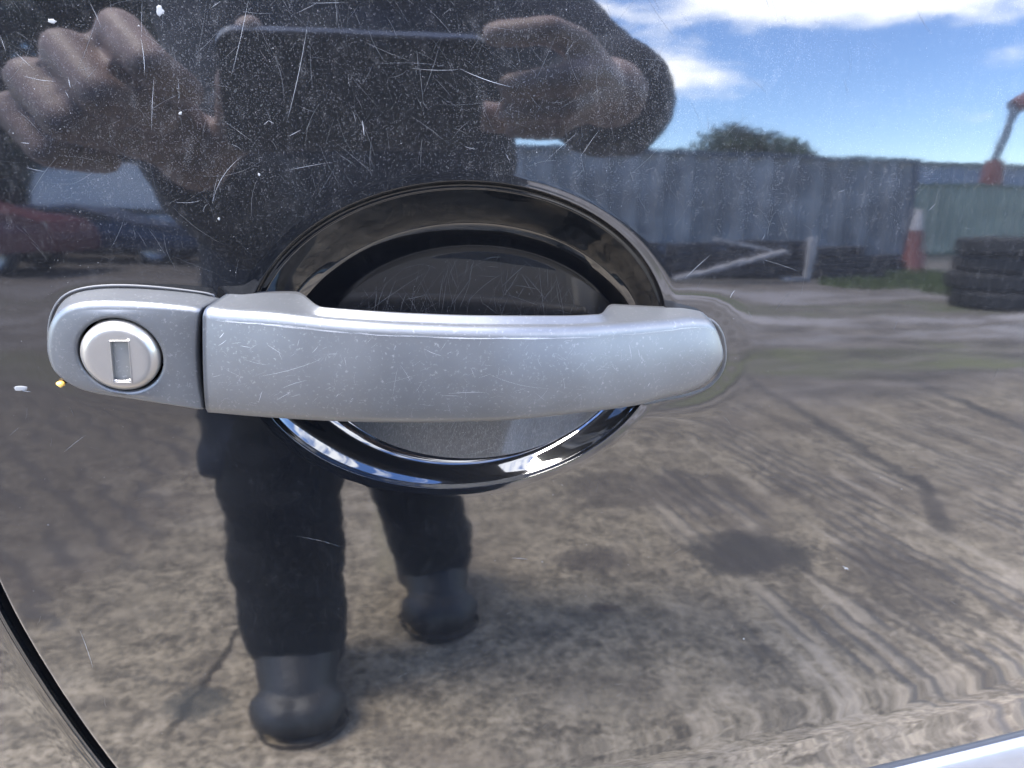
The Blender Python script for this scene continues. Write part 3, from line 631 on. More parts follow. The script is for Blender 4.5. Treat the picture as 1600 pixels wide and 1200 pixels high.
# ------------------------------------------------------------------ materials of the car
def paint_material(name, dusty=1.0, ior=1.62, nail_haze=0.0):
    m = bpy.data.materials.new(name); m.use_nodes = True; t = NT(m.node_tree)
    b = m.node_tree.nodes['Principled BSDF']; out = m.node_tree.nodes['Material Output']
    pos = t.n('ShaderNodeNewGeometry').outputs['Position']
    b.inputs['Base Color'].default_value = (.0010, .0012, .0017, 1)
    b.inputs['IOR'].default_value = ior
    t.put(b.inputs['Roughness'], t.m('MULTIPLY_ADD', t.noise(pos, 30, 3), .03, .022))
    peel = t.n('ShaderNodeBump', Strength=1.0, Distance=0.0000050, Height=t.noise(pos, 190, 1.5))
    wob = t.n('ShaderNodeBump', Strength=1.0, Distance=0.000035, Height=t.noise(pos, 38, 1), Normal=peel.outputs[0])
    t.put(b.inputs['Normal'], wob.outputs[0])
    # film of dust: fine grain, streaky patches
    n1 = t.noise(pos, 2600, 2, .7); n2 = t.noise(pos, 26, 5, .6); n3 = t.noise(t.scale(pos, (1, 1, .35)), 420, 3, .7)
    f = t.m('ADD', t.m('MULTIPLY', t.ramp(n1, .52, .78), .15), t.m('MULTIPLY', t.ramp(n3, .5, .85), .06))
    f = t.m('MULTIPLY', t.m('ADD', f, .016), t.m('MULTIPLY_ADD', n2, 1.3, .1))
    nail = t.m('MULTIPLY', t.m('MULTIPLY_ADD', t.ramp(t.noise(t.scale(pos, (1, 1, .07)), 2400, 3, .7, .5), .45, .80), .75, .55), nail_haze)
    f = t.m('MULTIPLY', t.m('MULTIPLY', f, .42*dusty), t.m('MULTIPLY_ADD', t.ramp(t.n('ShaderNodeSeparateXYZ', i0=pos).outputs[2], .96, 1.04), 1.1, .35))
    if nail_haze: f = t.m('ADD', f, t.m('MULTIPLY', nail, t.m('MULTIPLY_ADD', t.ramp(t.n('ShaderNodeSeparateXYZ', i0=pos).outputs[2], .955, .930), 1.85, .35)))   # wear plus painted light: the haze turns paler low in the bowl
    dust = t.n('ShaderNodeBsdfDiffuse', Color=(.46, .45, .45), Roughness=.5)
    mx = t.n('ShaderNodeMixShader', i0=f, i1=b.outputs[0], i2=dust.outputs[0])
    # hairline wash marks scatter a little of the mirror image
    hz = t.n('ShaderNodeBsdfAnisotropic', _distribution='GGX', Color=(.03, .03, .032), Roughness=.28)
    mx2 = t.n('ShaderNodeMixShader', i0=t.m('MULTIPLY_ADD', n2, .06, .0), i1=mx.outputs[0], i2=hz.outputs[0])
    t.put(out.inputs['Surface'], mx2.outputs[0])
    return m
M_PAINT = paint_material('black_paint')
M_CUP = paint_material('black_paint_recess', .5, 1.55)
M_BOWL = paint_material('black_paint_worn_lit_bowl', .5, 1.55, .034)
M_WING = paint_material('black_paint_wing', 1.4)
def satin(name, col, rough, metal, speck=.12, grain=900):
    m = bpy.data.materials.new(name); m.use_nodes = True; t = NT(m.node_tree)
    b = m.node_tree.nodes['Principled BSDF']; pos = t.n('ShaderNodeNewGeometry').outputs['Position']
    n1 = t.noise(pos, grain, 3, .7); n2 = t.noise(pos, 70, 5, .6); n3 = t.noise(t.scale(pos, (.2, 1, 1)), 700, 3, .7)
    c = t.mix(t.ramp(n2, .3, .7), tuple(x*.95 for x in col), tuple(x*1.05 for x in col))
    c = t.mix(t.m('MULTIPLY', t.ramp(n1, .56, .8), speck), c, (.55, .54, .52))
    c = t.mix(t.m('MULTIPLY', t.ramp(n3, .55, .8), speck*.6), c, (.05, .05, .055))
    t.put(b.inputs['Base Color'], c); b.inputs['Metallic'].default_value = metal
    t.put(b.inputs['Roughness'], t.m('MULTIPLY_ADD', n2, .08, rough-.04))
    t.put(b.inputs['Normal'], t.n('ShaderNodeBump', Strength=.5, Distance=.000008, Height=n1).outputs[0])
    return m
M_SILVER = satin('silver_paint', (.053, .055, .058), .42, .58, .12)
M_STEEL = satin('lock_steel', (.150, .141, .130), .30, .65, .03, 1500)
M_SHUTTER = satin('bare_steel', (.11, .11, .105), .35, .6, .25, 700)
M_RUBBER = mat('black_rubber', (.012, .012, .013), .6)
M_GAPD = mat('gap_shade', (.006, .006, .007), .8)
M_MOULD = satin('silver_moulding', (.13, .137, .152), .45, .5, .05)
M_SCR = mat('scratch', (.13, .133, .14), .7)
M_SCR2 = mat('faint_scratch', (.022, .023, .025), .6)
M_SCRM = mat('handle_scratch', (.145, .145, .148), .5)
M_SCRD = mat('handle_scuff', (.10, .10, .105), .6)
M_SPECK = mat('dust_speck', (.085, .085, .085), .8)
M_DIRT = mat('dry_dirt', (.20, .175, .145), .95, vary=.4, vscale=900)
M_GLASS = mat('tinted_glass', (.01, .012, .012), .02, 0, 1.5)

# ------------------------------------------------------------------ the car
car = empty('car', (0, 0, 0))
tag(car, 'scratched glossy black car with silver pull handle over an oval recess', 'car')

# rings from the cup floor centre out to the door edges
rings, hh, part = [], [], []
for r in np.linspace(.02, 1, 46):
    us = FL_C+(flo-FL_C)*r; rings.append(us); hh.append(-floor_depth(us, r)); part.append(0)
d_edge = floor_depth(flo, 1.0)
NW = 84
for x in np.concatenate([np.linspace(1, .25, 45)[1:], np.linspace(.25, 0, 41)[1:]]):
    us = rim*(1-x)+flo*x; kt, kb = sm(np.sin(th), .25, .8), sm(-np.sin(th), .1, .7); w = np.interp(x, _xs, W_TOP)*kt+np.interp(x, _xs, W_BOT)*kb+np.interp(x, _xs, W_SIDE)*(1-kt-kb)
    rings.append(us); hh.append(-(d_edge-0.0015)*w-.0015*sm(x, 0, .07)+skin_h(us)*(1-sm(x, 0, .3))); part.append(0)
n_cup = len(rings)
steps = np.concatenate([np.linspace(0, .05, 52)[1:], .05+np.linspace(0, 1, 40)[1:]**1.6*.14])
for st in steps:
    k = np.minimum(st, (tout-rl)*.72*st/.19) if False else None
    rr = rl+np.minimum(st, (tout-rl)*st/.19*.85+0*st); us = CUP_C+dirs*rr[:, None]; rings.append(us); hh.append(skin_h(us)); part.append(1)
last = np.linalg.norm(rings[-1]-CUP_C, axis=1)
for k in np.linspace(0, 1, 26)[1:]:
    rr = last+(tout-last)*k; us = CUP_C+dirs*rr[:, None]; rings.append(us); hh.append(skin_h(us)-(0.0008 if k == 1 else 0)); part.append(1)
us = CUP_C+dirs*(tout-.0004)[:, None]; rings.append(us); hh.append(skin_h(us)-.0065); part.append(1)
V = np.stack([surf(u[:, 0], u[:, 1], h) for u, h in zip(rings, hh)])
# analytic-looking shading: normals of the whole sheet, shared over the part seam
dr = np.gradient(V, axis=0); dt = np.roll(V, -1, 1)-np.roll(V, 1, 1)
N = np.cross(dt, dr); N /= np.linalg.norm(N, axis=-1, keepdims=True)+1e-12
N *= np.sign((N*np.array([0, -1, .2])).sum(-1, keepdims=True)+1e-9)*1.0
def ring_mesh(name, a, b, m, cap=False):
    v = V[a:b].reshape(-1, 3); n = N[a:b].reshape(-1, 3); f = grid_faces(b-a, NT_)
    if cap:
        v = np.vstack([v, V[0].mean(0)]); n = np.vstack([n, N[0].mean(0)])
        f += [(len(v)-1, (j+1) % NT_, j) for j in range(NT_)]
    f = [q[::-1] for q in f]
    return mesh(name, v, f, m, car, True, n)
rec = ring_mesh('handle_recess', 0, n_cup, M_CUP, True); rec.data.materials.append(M_BOWL)   # the bowl carries the nail wear and its painted bright haze
for i_, pg in enumerate(rec.data.polygons): pg.material_index = 1 if i_//NT_ < 45 or i_ >= NT_*(n_cup-1) else 0
door = ring_mesh('door', n_cup-1, len(rings)-1, M_PAINT)
ring_mesh('door_edge', len(rings)-2, len(rings), M_PAINT)

# rear wing beyond the shut line, with its rolled edge
sl = np.linspace(S_TOP, S_BOT, 200); WR = [(0.0, -.0065), (.0001, -.0030), (.0004, -.0012), (.0009, -.0005), (.0016, -.0003), (.0022, -.0004), (.0030, -.0002), (.0040, -.00005), (.0050, 0), (.012, 0), (.03, 0), (.08, 0), (.2, 0), (.6, 0)]
wv = np.stack([surf(shut_u(sl)-GAP-o, sl, np.full_like(sl, h)) for o, h in WR])
wing = mesh('rear_wing', wv.reshape(-1, 3), [q[::-1] for q in grid_faces(len(WR), len(sl), False)], M_WING, car)
sv = np.stack([surf(shut_u(sl)+o, sl, np.full_like(sl, -.0062)) for o in (.02, -.02)])
mesh('gap_shade_seal', sv.reshape(-1, 3), grid_faces(2, len(sl), False), M_GAPD, car)  # near-black seal strip, coloured to carry the shade of the shut gap

# silver side moulding along the lower door
ML = np.array([on_skin(x, y, .004) for x, y in ((1330, 1232), (1460, 1200), (1600, 1166))]); mp = np.polyfit(ML[:, 0], ML[:, 1], 1)
uu = np.linspace(.12, .79, 80); MS = [(.0012, -.0015), (.0010, .0008), (.0002, .0030), (-.0014, .0040), (-.010, .0050), (-.028, .0052), (-.040, .0040), (-.0425, .0020), (-.043, -.0015)]
mv = np.stack([surf(uu, np.polyval(mp, uu)+o, np.full_like(uu, h)) for o, h in MS])
mesh('side_moulding', mv.reshape(-1, 3), grid_faces(len(MS), len(uu), False), M_MOULD, car)
# what the door sits between: glass and sill
gl = np.stack([surf(np.linspace(-.25, .8, 30), np.full(30, S_TOP+.004), np.full(30, h)) for h in (-.006,)])
g0 = gl[0]; gv = np.stack([g0, g0+np.array([0, .17, .40])])
mesh('side_window', gv.reshape(-1, 3), grid_faces(2, 30, False), M_GLASS, car)
bs = np.stack([surf(np.linspace(-.6, .8, 40), np.full(40, S_TOP+o), np.full(40, h)) for o, h in ((-.001, -.004), (.0, .002), (.004, .004), (.012, .003), (.014, -.006))])
mesh('waist_seal', bs.reshape(-1, 3), grid_faces(5, 40, False), M_RUBBER, car)
sb = np.stack([surf(np.linspace(-.6, .8, 40), np.full(40, S_BOT+o), np.full(40, h)) for o, h in ((-.004, -.02), (-.006, -.002), (-.05, -.004), (-.11, -.03), (-.16, -.10))])
mesh('sill', sb.reshape(-1, 3), grid_faces(5, 40, False), M_WING, car)

# ---- pull handle: stations along its length, a rounded section at each
cx_ = np.array(CREASE, float); bx_ = np.array(BOTTOM, float)
stn = np.concatenate([np.linspace(0, .12, 14), np.linspace(.12, .9, 110)[1:], 1-.1*np.cos(np.linspace(0, math.pi/2, 26))[1:]])
secs, bsec = [], []
for q in stn:
    # the seam end is slanted: its top and bottom ends start at different places
    xt = 316.5+(1130.5-316.5)*q; xb = 323.5+(1130.5-323.5)*q
    ct = on_skin(xt, float(smooth_interp(xt, cx_[:, 0], cx_[:, 1])), float(h_face(xt)))
    hb = float(h_face(xb)); cb = on_skin(xb, float(smooth_interp(xb, bx_[:, 0], bx_[:, 1])), hb*.82)
    H = float(h_face(xt)); xm = (xt+xb)/2
    arch = float(sm(xm, 452, 505)*(1-sm(xm, 945, 985)))       # 1 where the grip bridges the recess
    back = max(-.0012, H-.0056)*arch+(-.0015)*(1-arch)
    tb = .0018-.0010*(1-arch)                                   # top face leans back this much
    wid = np.linalg.norm(ct-cb); r = min(.0031, wid*.25)
    ex = np.array([0., 1.])
    up = (ct-cb)/max(wid, 1e-6)
    pts = []
    n_top = 10
    for k in range(n_top):                                      # back to crease along the top
        f = k/(n_top-1); pts.append((ct+up*(r*.9+tb*(1-f)-0), back+(H-r-back)*f))
    for k in range(1, 8):                                       # round the crease
        a = math.pi/2*k/7; pts.append((ct+up*(r*.9-r*(1-math.cos(a))), H-r+r*math.sin(a)))
    for k in range(1, 16):                                      # the face, a little crowned
        f = k/16; p = ct+up*(-.1*r)*(1-f)+(cb-ct)*f; hf = H*(1-f)+hb*f+.0013*math.sin(math.pi*f)*min(1, wid/.02); hf -= .0012*max(0, (f-.72)/.28)**2
        pts.append((p, hf))
    rb = min(.0045, wid*.3)
    for k in range(0, 9):                                       # round the lower edge
        a = math.pi/2*k/8; pts.append((cb+up*(rb*.0+rb*(1-math.sin(a+0))*0)-up*(rb*.25*math.sin(a)), hb*.90-.0012-(rb)*(1-math.cos(a))))
    for k in range(1, 6):
        f = k/5; pts.append((cb+up*.003*f-up*rb*.25, (hb*.90-.0012-rb)*(1-f)+min(back, hb*.5)*f))
    if arch > .25:                                              # black plastic shell filling the grip's back, added to block rays through the gap
        a_, b_ = ct-up*.0046, cb+up*.0035; ww = np.linalg.norm(a_-b_); lo, hi = max(.001, H-.0155), H-.0045; sec = []
        for k in range(20):
            an = 2*math.pi*k/20; ca, sa = math.cos(an), math.sin(an); p_ = (a_+b_)/2+up*ww/2*math.copysign(abs(ca)**.45, ca)
            sec.append(surf(p_[0], p_[1], (lo+hi)/2+(hi-lo)/2*math.copysign(abs(sa)**.6, sa)))
        bsec.append(np.array(sec))
    sk = .42*(1-float(sm(q, 0, .10)))                            # the seam runs forward as it drops to the skin
    secs.append(np.array([surf(p[0]+sk*max(0, H-h)*float(sm(p[1], ct[1]-.004, ct[1])), p[1], h) for p, h in pts]))
secs = np.array(secs); ns, nk = secs.shape[:2]
# soften the section so that no edge stays sharp
hv = secs.reshape(-1, 3)
hf_ = grid_faces(ns, nk, True)
ends = [tuple(range(nk))[::-1], tuple(range((ns-1)*nk, ns*nk))]
grip = mesh('pull_handle', hv, [q[::-1] for q in hf_]+[q for q in ends], M_SILVER, car)
grip.data.materials.append(M_RUBBER)                            # black plastic on the side the fingers pull
for i_, pg in enumerate(grip.data.polygons):
    if i_ < len(hf_) and (i_ % nk >= nk-5 or i_ % nk < 1) and i_//nk > 8: pg.material_index = 1
bq = np.array(bsec); nb = len(bq)
mesh('grip_backing', bq.reshape(-1, 3), grid_faces(nb, 20)+[tuple(range(20)), tuple(range((nb-1)*20, nb*20))[::-1]], M_RUBBER, grip)

# ---- lock cap: the fixed end, domed, with a bore for the lock barrel
LC = on_skin(187, 558.5, CAP_H+.0008); LR = np.mean([np.linalg.norm(on_skin(x, y, CAP_H+.0008)-LC) for x, y in ((123, 551), (174, 505), (250, 567), (199, 613))])
NA = 360; ta = np.linspace(0, 2*math.pi, NA, endpoint=False); da = np.stack([np.cos(ta), np.sin(ta)], 1)
cp = CAP_POLY.copy()
tc_ = cast(chaikin(cp, 2), LC, da)
# keep the corners beside the seam crisp
tc_ = np.maximum(tc_, np.where((da[:, 0] > .3), cast(cp, LC, da)-.0003, 0))
seam = (da[:, 0] > 0) & (np.abs(da[:, 1]*tc_) < .024) & ((LC+da*tc_[:, None])[:, 0] > CAP_POLY[8][0]-.0035)
cap_rings = []
uo = LC+da*tc_[:, None]
def cap_h(us): return CAP_H+.0013*(us[:, 0]-LC[0])/.03+0.0
for rr, hz in ((LR+.0007, -.0035), (LR+.0007, -.0006), (LR+.0010, -.0001), (LR+.0016, .0)):
    us = LC+da*rr; cap_rings.append((us, cap_h(us)+hz))
for f in np.linspace(0, 1, 14)[1:]:
    ins = LC+da*(tc_-.0022)[:, None]; us = (LC+da*(LR+.0016))*(1-f)+ins*f
    cap_rings.append((us, cap_h(us)-.0004*f*f))
for k in range(1, 9):
    a = math.pi/2*k/8; us = LC+da*(tc_-.0022+.0022*math.sin(a))[:, None]; cap_rings.append((us, cap_h(us)-.0004-.0022*(1-math.cos(a))))
hb_ = cap_rings[-1][1]
topd = np.clip(da[:, 1]*1.4, -.2, 1)
for f in np.linspace(0, 1, 7)[1:]:
    us = uo+da*(.0013*f*np.where(seam, .0, 1))[:, None]+np.stack([.0038*f*seam*sm(da[:, 1]*tc_, -.002, .014), 0*ta], 1); cap_rings.append((us, hb_*(1-f)+(-.0016)*f))
cvx = np.concatenate([surf(u[:, 0], u[:, 1], h) for u, h in cap_rings])
cap = mesh('lock_cap', cvx, [q[::-1] for q in grid_faces(len(cap_rings), NA)], M_SILVER, car)
# rubber gasket under cap and handle
gk = []
for o, h in ((.0010, -.0012), (.0014, .0002), (.0020, .0003), (.0024, -.0003), (.0025, -.0012)):
    us = LC+da*(tc_+o)[:, None]; gk.append(surf(us[:, 0], us[:, 1], np.full(NA, h)))
mesh('gasket', np.concatenate(gk), [q[::-1] for q in grid_faces(5, NA)], M_RUBBER, car)
gq = chaikin([on_skin(*q) for q in ((968, 489), (990, 487), (1037, 493), (1083, 495), (1112, 501), (1128, 522), (1133, 553), (1129, 578), (1111, 602), (1083, 615), (1033, 625), (990, 634))], 3, True)[:-8]
gn = np.gradient(gq, axis=0); gn = np.stack([-gn[:, 1], gn[:, 0]], 1); gn /= np.linalg.norm(gn, axis=1, keepdims=True)
mesh('gasket', np.concatenate([surf((gq+gn*o)[:, 0], (gq+gn*o)[:, 1], np.full(len(gq), h)) for o, h in ((-.0012, -.0008), (.0002, .0001), (.0008, .0001), (.0012, -.0008))]), grid_faces(4, len(gq), False), M_RUBBER, car)
# lock barrel with its key slot sunk into it
hbz = CAP_H+.0019
SL = np.array([on_skin(x, y, hbz) for x, y in ((172.5, 534), (199.5, 534), (205, 597), (178.5, 597))])
SLc = SL.mean(0)
def circ(r): return np.array([LC+r*np.array([math.cos(a), math.sin(a)]) for a in np.linspace(0, 2*math.pi, 240, endpoint=False)])
def slot(k1, k2): c = (SL-SLc)@np.diag((k1, k2)); return SLc+da*cast(SLc+c, SLc, da)[:, None]
LB = []
for rr, hz in ((LR-.0001, -.004), (LR-.0001, .0), (LR-.0005, .0005), (LR-.0011, .0011), (LR-.0017, .0016), (LR-.0021, .00178), (LR-.0026, .00186), (LR-.0032, .0019), (LR-.0042, .0019)):
    us = SLc+da*cast(circ(rr), SLc, da)[:, None]; LB.append(surf(us[:, 0], us[:, 1], np.full(NA, CAP_H+hz)))
us = slot(1.16, 1.07); LB.append(surf(us[:, 0], us[:, 1], np.full(NA, hbz)))
barrel = mesh('lock_barrel', np.concatenate(LB), grid_faces(len(LB), NA), M_STEEL, car)
rv = []
for k1, k2, h in ((1.16, 1.07, .0), (1.12, 1.055, .00016), (1.03, 1.012, .00016), (1.0, 1.0, -.0001), (.97, .985, -.0014)):
    us = slot(k1, k2); rv.append(surf(us[:, 0], us[:, 1], np.full(NA, hbz+h)))
mesh('key_slot_rim', np.concatenate(rv), grid_faces(5, NA), M_STEEL, barrel, False)
shv = [surf(*(SL[0]*(1-a)*(1-b)+SL[1]*a*(1-b)+SL[2]*a*b+SL[3]*(1-a)*b), hbz-.0012+.0005*b) for b in np.linspace(0, 1, 7) for a in np.linspace(0, 1, 5)]
mesh('key_shutter', shv, grid_faces(7, 5, False), M_SHUTTER, barrel, True)

# ---- scratches, chips and specks lying in the lacquer
def ribbon(V_, F_, pts, w, hfun):
    pts = np.asarray(pts, float); n = len(pts)
    tg = np.gradient(pts, axis=0); tg /= np.linalg.norm(tg, axis=1, keepdims=True)+1e-12
    nn = np.stack([-tg[:, 1], tg[:, 0]], 1); ww = w*np.sin(np.linspace(.15, math.pi-.15, n))[:, None]
    b = len(V_)
    for side in (-1, 1):
        q = pts+nn*ww*.5*side; P = surf(q[:, 0], q[:, 1], hfun(q))
        V_.extend(P)
    for i in range(n-1): F_.append((b+i, b+i+1, b+n+i+1, b+n+i))
def skin_lift(q): return skin_h(q)+.00005
def bez(a, b, bend, n=9):
    a, b = np.array(a, float), np.array(b, float); m = (a+b)/2+np.array([-(b-a)[1], (b-a)[0]])*bend
    t = np.linspace(0, 1, n)[:, None]; return a*(1-t)**2+2*m*t*(1-t)+b*t*t
def blocked(us, pad=.0006):
    us = np.asarray(us); rr = np.hypot(((us-CUP_C)@CUP_X)/CUP_A, ((us-CUP_C)@CUP_Y)/CUP_B)
    return (rr < 1.06).any() or (pl_dist(us, HANDLE_FOOT) < .003+pad).any() or (us[:, 0] < shut_u(us[:, 1])+.004).any()
V1, F1 = [], []
# the ones that stand out, traced: (x0, y0, x1, y1, bend, width in mm)
TR = [(220, 60, 226, 118, .06, .45), (222, 0, 221, 60, 0, .2), (241, 118, 237, 205, -.02, .35), (388, 0, 361, 120, .02, .3), (481, 35, 447, 195, .03, .32), (20, 78, 52, 107, 0, .25), (35, 118, 88, 127, -.08, .3), (107, 122, 110, 137, 0, .6), (102, 142, 108, 153, 0, .35), (138, 0, 158, 42, .04, .25), (0, 55, 9, 80, 0, .35), (720, 108, 800, 136, -.06, .5), (640, 106, 722, 108, -.06, .25), (380, 243, 332, 318, -.18, .35), (332, 318, 342, 270, .05, .2), (412, 195, 420, 188, 0, .4), (419, 188, 428, 193, 0, .4), (451, 213, 470, 203, 0, .4), (566, 188, 569, 212, .03, .7), (552, 174, 556, 190, 0, .35), (445, 267, 515, 254, .02, .25), (40, 261, 71, 268, -.05, .3), (33, 223, 46, 224, 0, .5), (278, 121, 280, 160, .03, .2), (346, 186, 400, 225, 0, .18), (272, 315, 317, 312, -.15, .25), (318, 332, 326, 318, .3, .22), (725, 228, 745, 233, -.1, .3), (790, 240, 797, 252, 0, .3), (330, 12, 345, 2, 0, .3), (465, 20, 495, 5, 0, .2), (480, 5, 540, 4, 0, .2), (360, 225, 375, 232, .1, .25), (1070, 435, 1110, 398, .02, .4), (1141, 466, 1149, 453, .2, .5), (1195, 365, 1190, 375, .2, .25), (1190, 405, 1250, 425, .03, .2), (905, 248, 936, 203, .02, .25), (850, 255, 905, 205, .03, .15), (125, 985, 145, 1042, .02, .45), (460, 837, 532, 854, .06, .25), (800, 872, 826, 874, .05, .5), (100, 706, 135, 679, .02, .22), (20, 605, 48, 612, -.1, .9), (1316, 884, 1327, 891, 0, .8), (672, 738, 680, 752, .2, .2), (15, 680, 30, 668, 0, .15), (620, 1060, 640, 1050, .1, .15), (520, 220, 585, 275, .04, .12), (640, 180, 700, 225, .05, .12), (560, 60, 640, 95, -.04, .12), (690, 60, 660, 150, .03, .12), (590, 100, 700, 104, .06, .1), (900, 60, 880, 90, 0, .12), (1120, 520, 1128, 530, .2, .2), (1310, 300, 1320, 297, 0, .25), (1450, 330, 1462, 318, 0, .4)]
for x0, y0, x1, y1, bd, w in TR:
    a, b = on_skin(x0, y0), on_skin(x1, y1); p = bez(a, b, bd, 12)
    if not blocked(p, -.003): ribbon(V1, F1, p, w*.00021, skin_lift)
mesh('scratches', V1, F1, M_SCR, car, False)['kind'] = 'stuff'
# hundreds of faint ones
V2, F2 = [], []
def pick_top():
    u = rnd.gauss(-.045, .06); s = rnd.uniform(.02, .125); return np.array([u, s])
for k in range(900):
    if k < 620: a = pick_top(); L = rnd.uniform(.002, .022)*rnd.random()**.7; an = rnd.gauss(1.9, .55) if rnd.random() < .65 else rnd.uniform(0, 3.14)
    else: a = np.array([rnd.uniform(-.19, .3), rnd.uniform(-.26, .12)]); L = rnd.uniform(.001, .006); an = rnd.uniform(0, 3.14)
    p = bez(a, a+L*np.array([math.cos(an), math.sin(an)]), rnd.gauss(0, .10), 7)
    if not blocked(p): ribbon(V2, F2, p, rnd.choice((.00002, .00003, .00004, .00006)), skin_lift)
mesh('hairline_marks', V2, F2, M_SCR2, car, False)['kind'] = 'stuff'
# nail marks in the recess
V3, F3 = [], []
def cup_lift(q):
    rho = np.hypot((q[:, 0]-FL_C[0])/FL_A, (q[:, 1]-FL_C[1])/FL_B); return -floor_depth(q, rho)+.00006
for k in range(1500):
    a = FL_C+np.array([rnd.uniform(-.99, .99)*FL_A, rnd.uniform(-.97, .99 if k < 900 else -.2)*FL_B]); L = rnd.uniform(.002, .034)*(1 if rnd.random() < .3 else .4)
    an = rnd.gauss(1.35, .42) if rnd.random() < .85 else rnd.uniform(0, 3.14)
    p = bez(a, a+L*np.array([math.cos(an), math.sin(an)]), rnd.gauss(0, .08), 5)
    if (((p-FL_C)/np.array([FL_A, FL_B]))**2).sum(1).max() < .985: ribbon(V3, F3, p, rnd.choice((.00002, .00003, .00004, .00007)), cup_lift)
mesh('nail_marks', V3, F3, M_SCR2, car, False)['kind'] = 'stuff'
# specks of dust and tiny stone chips
V4, F4 = [], []
def speck(us, r, hf):
    b = len(V4); k = rnd.randint(4, 6); a0 = rnd.random()*6
    q = np.array([us+r*rnd.uniform(.6, 1.2)*np.array([math.cos(a0+6.283*i/k), math.sin(a0+6.283*i/k)]) for i in range(k)])
    V4.extend(surf(q[:, 0], q[:, 1], hf(q)+.00004)); F4.append(tuple(range(b, b+k)))
for k in range(2600):
    u = np.array([rnd.uniform(-.19, .33), rnd.uniform(-.28, .13)]) if k > 1500 else np.array([rnd.uniform(-.14, .03), rnd.uniform(-.01, .125)])
    q = u[None]
    if blocked(q): continue
    r = .00005+.00010*rnd.random()**3; r = r*1.9 if rnd.random() < .02 else r
    speck(u, r, skin_h)
for k in range(500):
    t_ = rnd.random()*6.283; rr = math.sqrt(rnd.random())*.95; q = FL_C+np.array([math.cos(t_)*FL_A, math.sin(t_)*FL_B])*rr
    speck(q, .00004+.00008*rnd.random()**2, lambda z: cup_lift(z)-.00006)
mesh('dust_specks', V4, F4, M_SPECK, car, False)['kind'] = 'stuff'
# flaked chips
def chip(x, y, r, el=1.0):
    c = on_skin(x, y); k = 11; q = np.array([c+r*rnd.uniform(.6, 1.15)*np.array([math.cos(6.283*i/k)*el, math.sin(6.283*i/k)]) for i in range(k)])
    top = c+(q-c)*.7
    v = np.vstack([surf(q[:, 0], q[:, 1], skin_h(q)+.00003), surf(top[:, 0], top[:, 1], skin_h(top)+.00016)])
    mesh('paint_chip', v, [(i, (i+1) % k, k+(i+1) % k, k+i) for i in range(k)]+[tuple(range(k, 2*k))], M_SPECK, car, False)
for x, y, r, e_ in ((250, 17, .0012, .9), (81, 33, .0006, 2), (32, 607, .0010, 2.2), (342, 342, .0005, .7), (405, 273, .0004, 1), (282, 177, .0005, 1), (1322, 888, .0006, 1.5), (1162, 998, .0005, 1), (90, 519-4, .0003, 1)):
    if not blocked(on_skin(x, y)[None], -.003): chip(x, y, r, e_)
# marks on the handle: traced on its face
V5, F5, V6, F6 = [], [], [], []
def face_h(q, px=None): return q
from mathutils.bvhtree import BVHTree
_bv = {}
def bvh(o):
    if o.name not in _bv: _bv[o.name] = BVHTree.FromPolygons([v.co.copy() for v in o.data.vertices], [tuple(p.vertices) for p in o.data.polygons])
    return _bv[o.name]
def on_part(o, px, py):
    hit = bvh(o).ray_cast(Vector(CAM), Vector(ray(px, py)))
    return (np.array(hit[0]), np.array(hit[1])) if hit[0] is not None else None
def ribbon3(V_, F_, o, pts, w):
    P, Nn = [], []
    for x, y in pts:
        q = on_part(o, x, y)
        if q is None: return
        n = q[1]*(1 if q[1]@(CAM-q[0]) > 0 else -1); P.append(q[0]+n*.00004); Nn.append(n)
    P, Nn = np.array(P), np.array(Nn); tg = np.gradient(P, axis=0); sd = np.cross(Nn, tg); sd /= np.linalg.norm(sd, axis=1, keepdims=True)+1e-12
    n = len(P); ww = w*np.sin(np.linspace(.2, math.pi-.2, n))[:, None]*.5; b = len(V_)
    V_.extend(P-sd*ww); V_.extend(P+sd*ww)
    for i in range(n-1): F_.append((b+i, b+i+1, b+n+i+1, b+n+i))
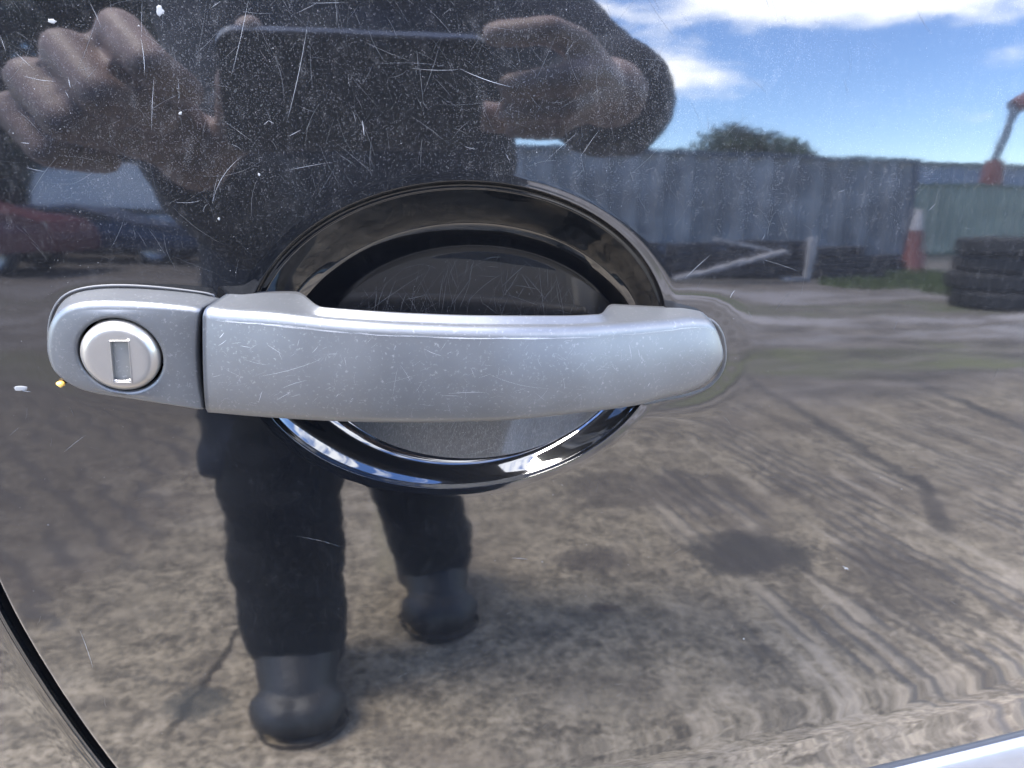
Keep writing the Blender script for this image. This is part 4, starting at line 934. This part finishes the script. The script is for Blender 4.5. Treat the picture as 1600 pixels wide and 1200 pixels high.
HT = [(341, 540, 354, 531, .5), (362, 537, 377, 535, .3), (417, 538, 440, 553, .4), (435, 548, 441, 562, .3), (488, 551, 497, 541, .4), (405, 588, 500, 562, .35), (330, 589, 346, 585, .3), (440, 607, 480, 594, .4), (404, 628, 409, 612, .5), (432, 625, 455, 612, .4), (455, 620, 470, 615, .3), (538, 558, 541, 573, .3), (512, 554, 528, 553, .3), (616, 545, 619, 539, .4), (663, 545, 690, 556, .4), (625, 570, 643, 600, .25), (621, 575, 613, 620, .22), (736, 575, 742, 590, .3), (982, 536, 987, 562, .35), (997, 546, 1000, 558, .3), (757, 581, 857, 607, .22), (857, 607, 840, 626, .22), (880, 590, 883, 609, .2), (1012, 604, 1015, 598, .9), (375, 540, 392, 543, .5), (343, 528, 350, 520, 1.0), (465, 541, 468, 530, .3), (525, 620, 529, 615, .5), (549, 625, 552, 622, .5), (700, 615, 760, 613, .5), (690, 618, 720, 619, .35), (600, 600, 655, 585, .15), (380, 560, 420, 570, .2), (350, 575, 380, 590, .2), (955, 570, 965, 580, .2)]
for x0, y0, x1, y1, w in HT: ribbon3(V5, F5, grip, bez((x0, y0), (x1, y1), rnd.gauss(0, .06), 8), w*.00020)
for k in range(240):
    x, y = rnd.uniform(325, 1110), rnd.uniform(535, 640); L = rnd.uniform(4, 30)*rnd.random()**.5; an = rnd.gauss(-.5, .5) if rnd.random() < .7 else rnd.uniform(0, 3.14)
    ribbon3(V5 if k % 2 else V6, F5 if k % 2 else F6, grip, bez((x, y), (x+L*math.cos(an), y+L*math.sin(an)), rnd.gauss(0, .1), 4), rnd.choice((.000025, .00003, .00004)))
for k in range(120):
    x, y = rnd.uniform(90, 300), rnd.uniform(485, 625); L = rnd.uniform(3, 12); an = rnd.uniform(0, 3.14)
    ribbon3(V5 if k % 2 else V6, F5 if k % 2 else F6, cap, bez((x, y), (x+L*math.cos(an), y+L*math.sin(an)), rnd.gauss(0, .1), 4), .00003)
# worn line along the crease
for k in range(60):
    x0 = rnd.uniform(318, 800) if k < 48 else rnd.uniform(800, 1060); L = rnd.uniform(25, 80); o_ = rnd.gauss(.8, .55); pts = []
    for q in range(9):
        x = x0+L*q/8; pts.append((x, float(smooth_interp(x, cx_[:, 0], cx_[:, 1]))+o_+rnd.gauss(0, .28)))
    ribbon3(V5, F5, grip, pts, rnd.uniform(.00004, .00011)*(1 if k < 48 else .6))
mesh('handle_scratches', V5, F5, M_SCRM, car, False)['kind'] = 'stuff'
mesh('handle_scuffs', V6, F6, M_SCRD, car, False)['kind'] = 'stuff'
# grain of yellow grit lodged against the cap
gp = surf(*on_skin(95, 600, .001), .001)
bm = bmesh.new(); bmesh.ops.create_icosphere(bm, subdivisions=2, radius=.00100)
for v in bm.verts: v.co *= rnd.uniform(.85, 1.12); v.co.x *= 1.25
grit = bm_obj('grit_grain', bm, mat('yellow_grit', (.42, .25, .05), .35), None, True); grit.location = gp
tag(grit, 'tiny yellow grain of grit stuck below the left end of the lock cap', 'grit')
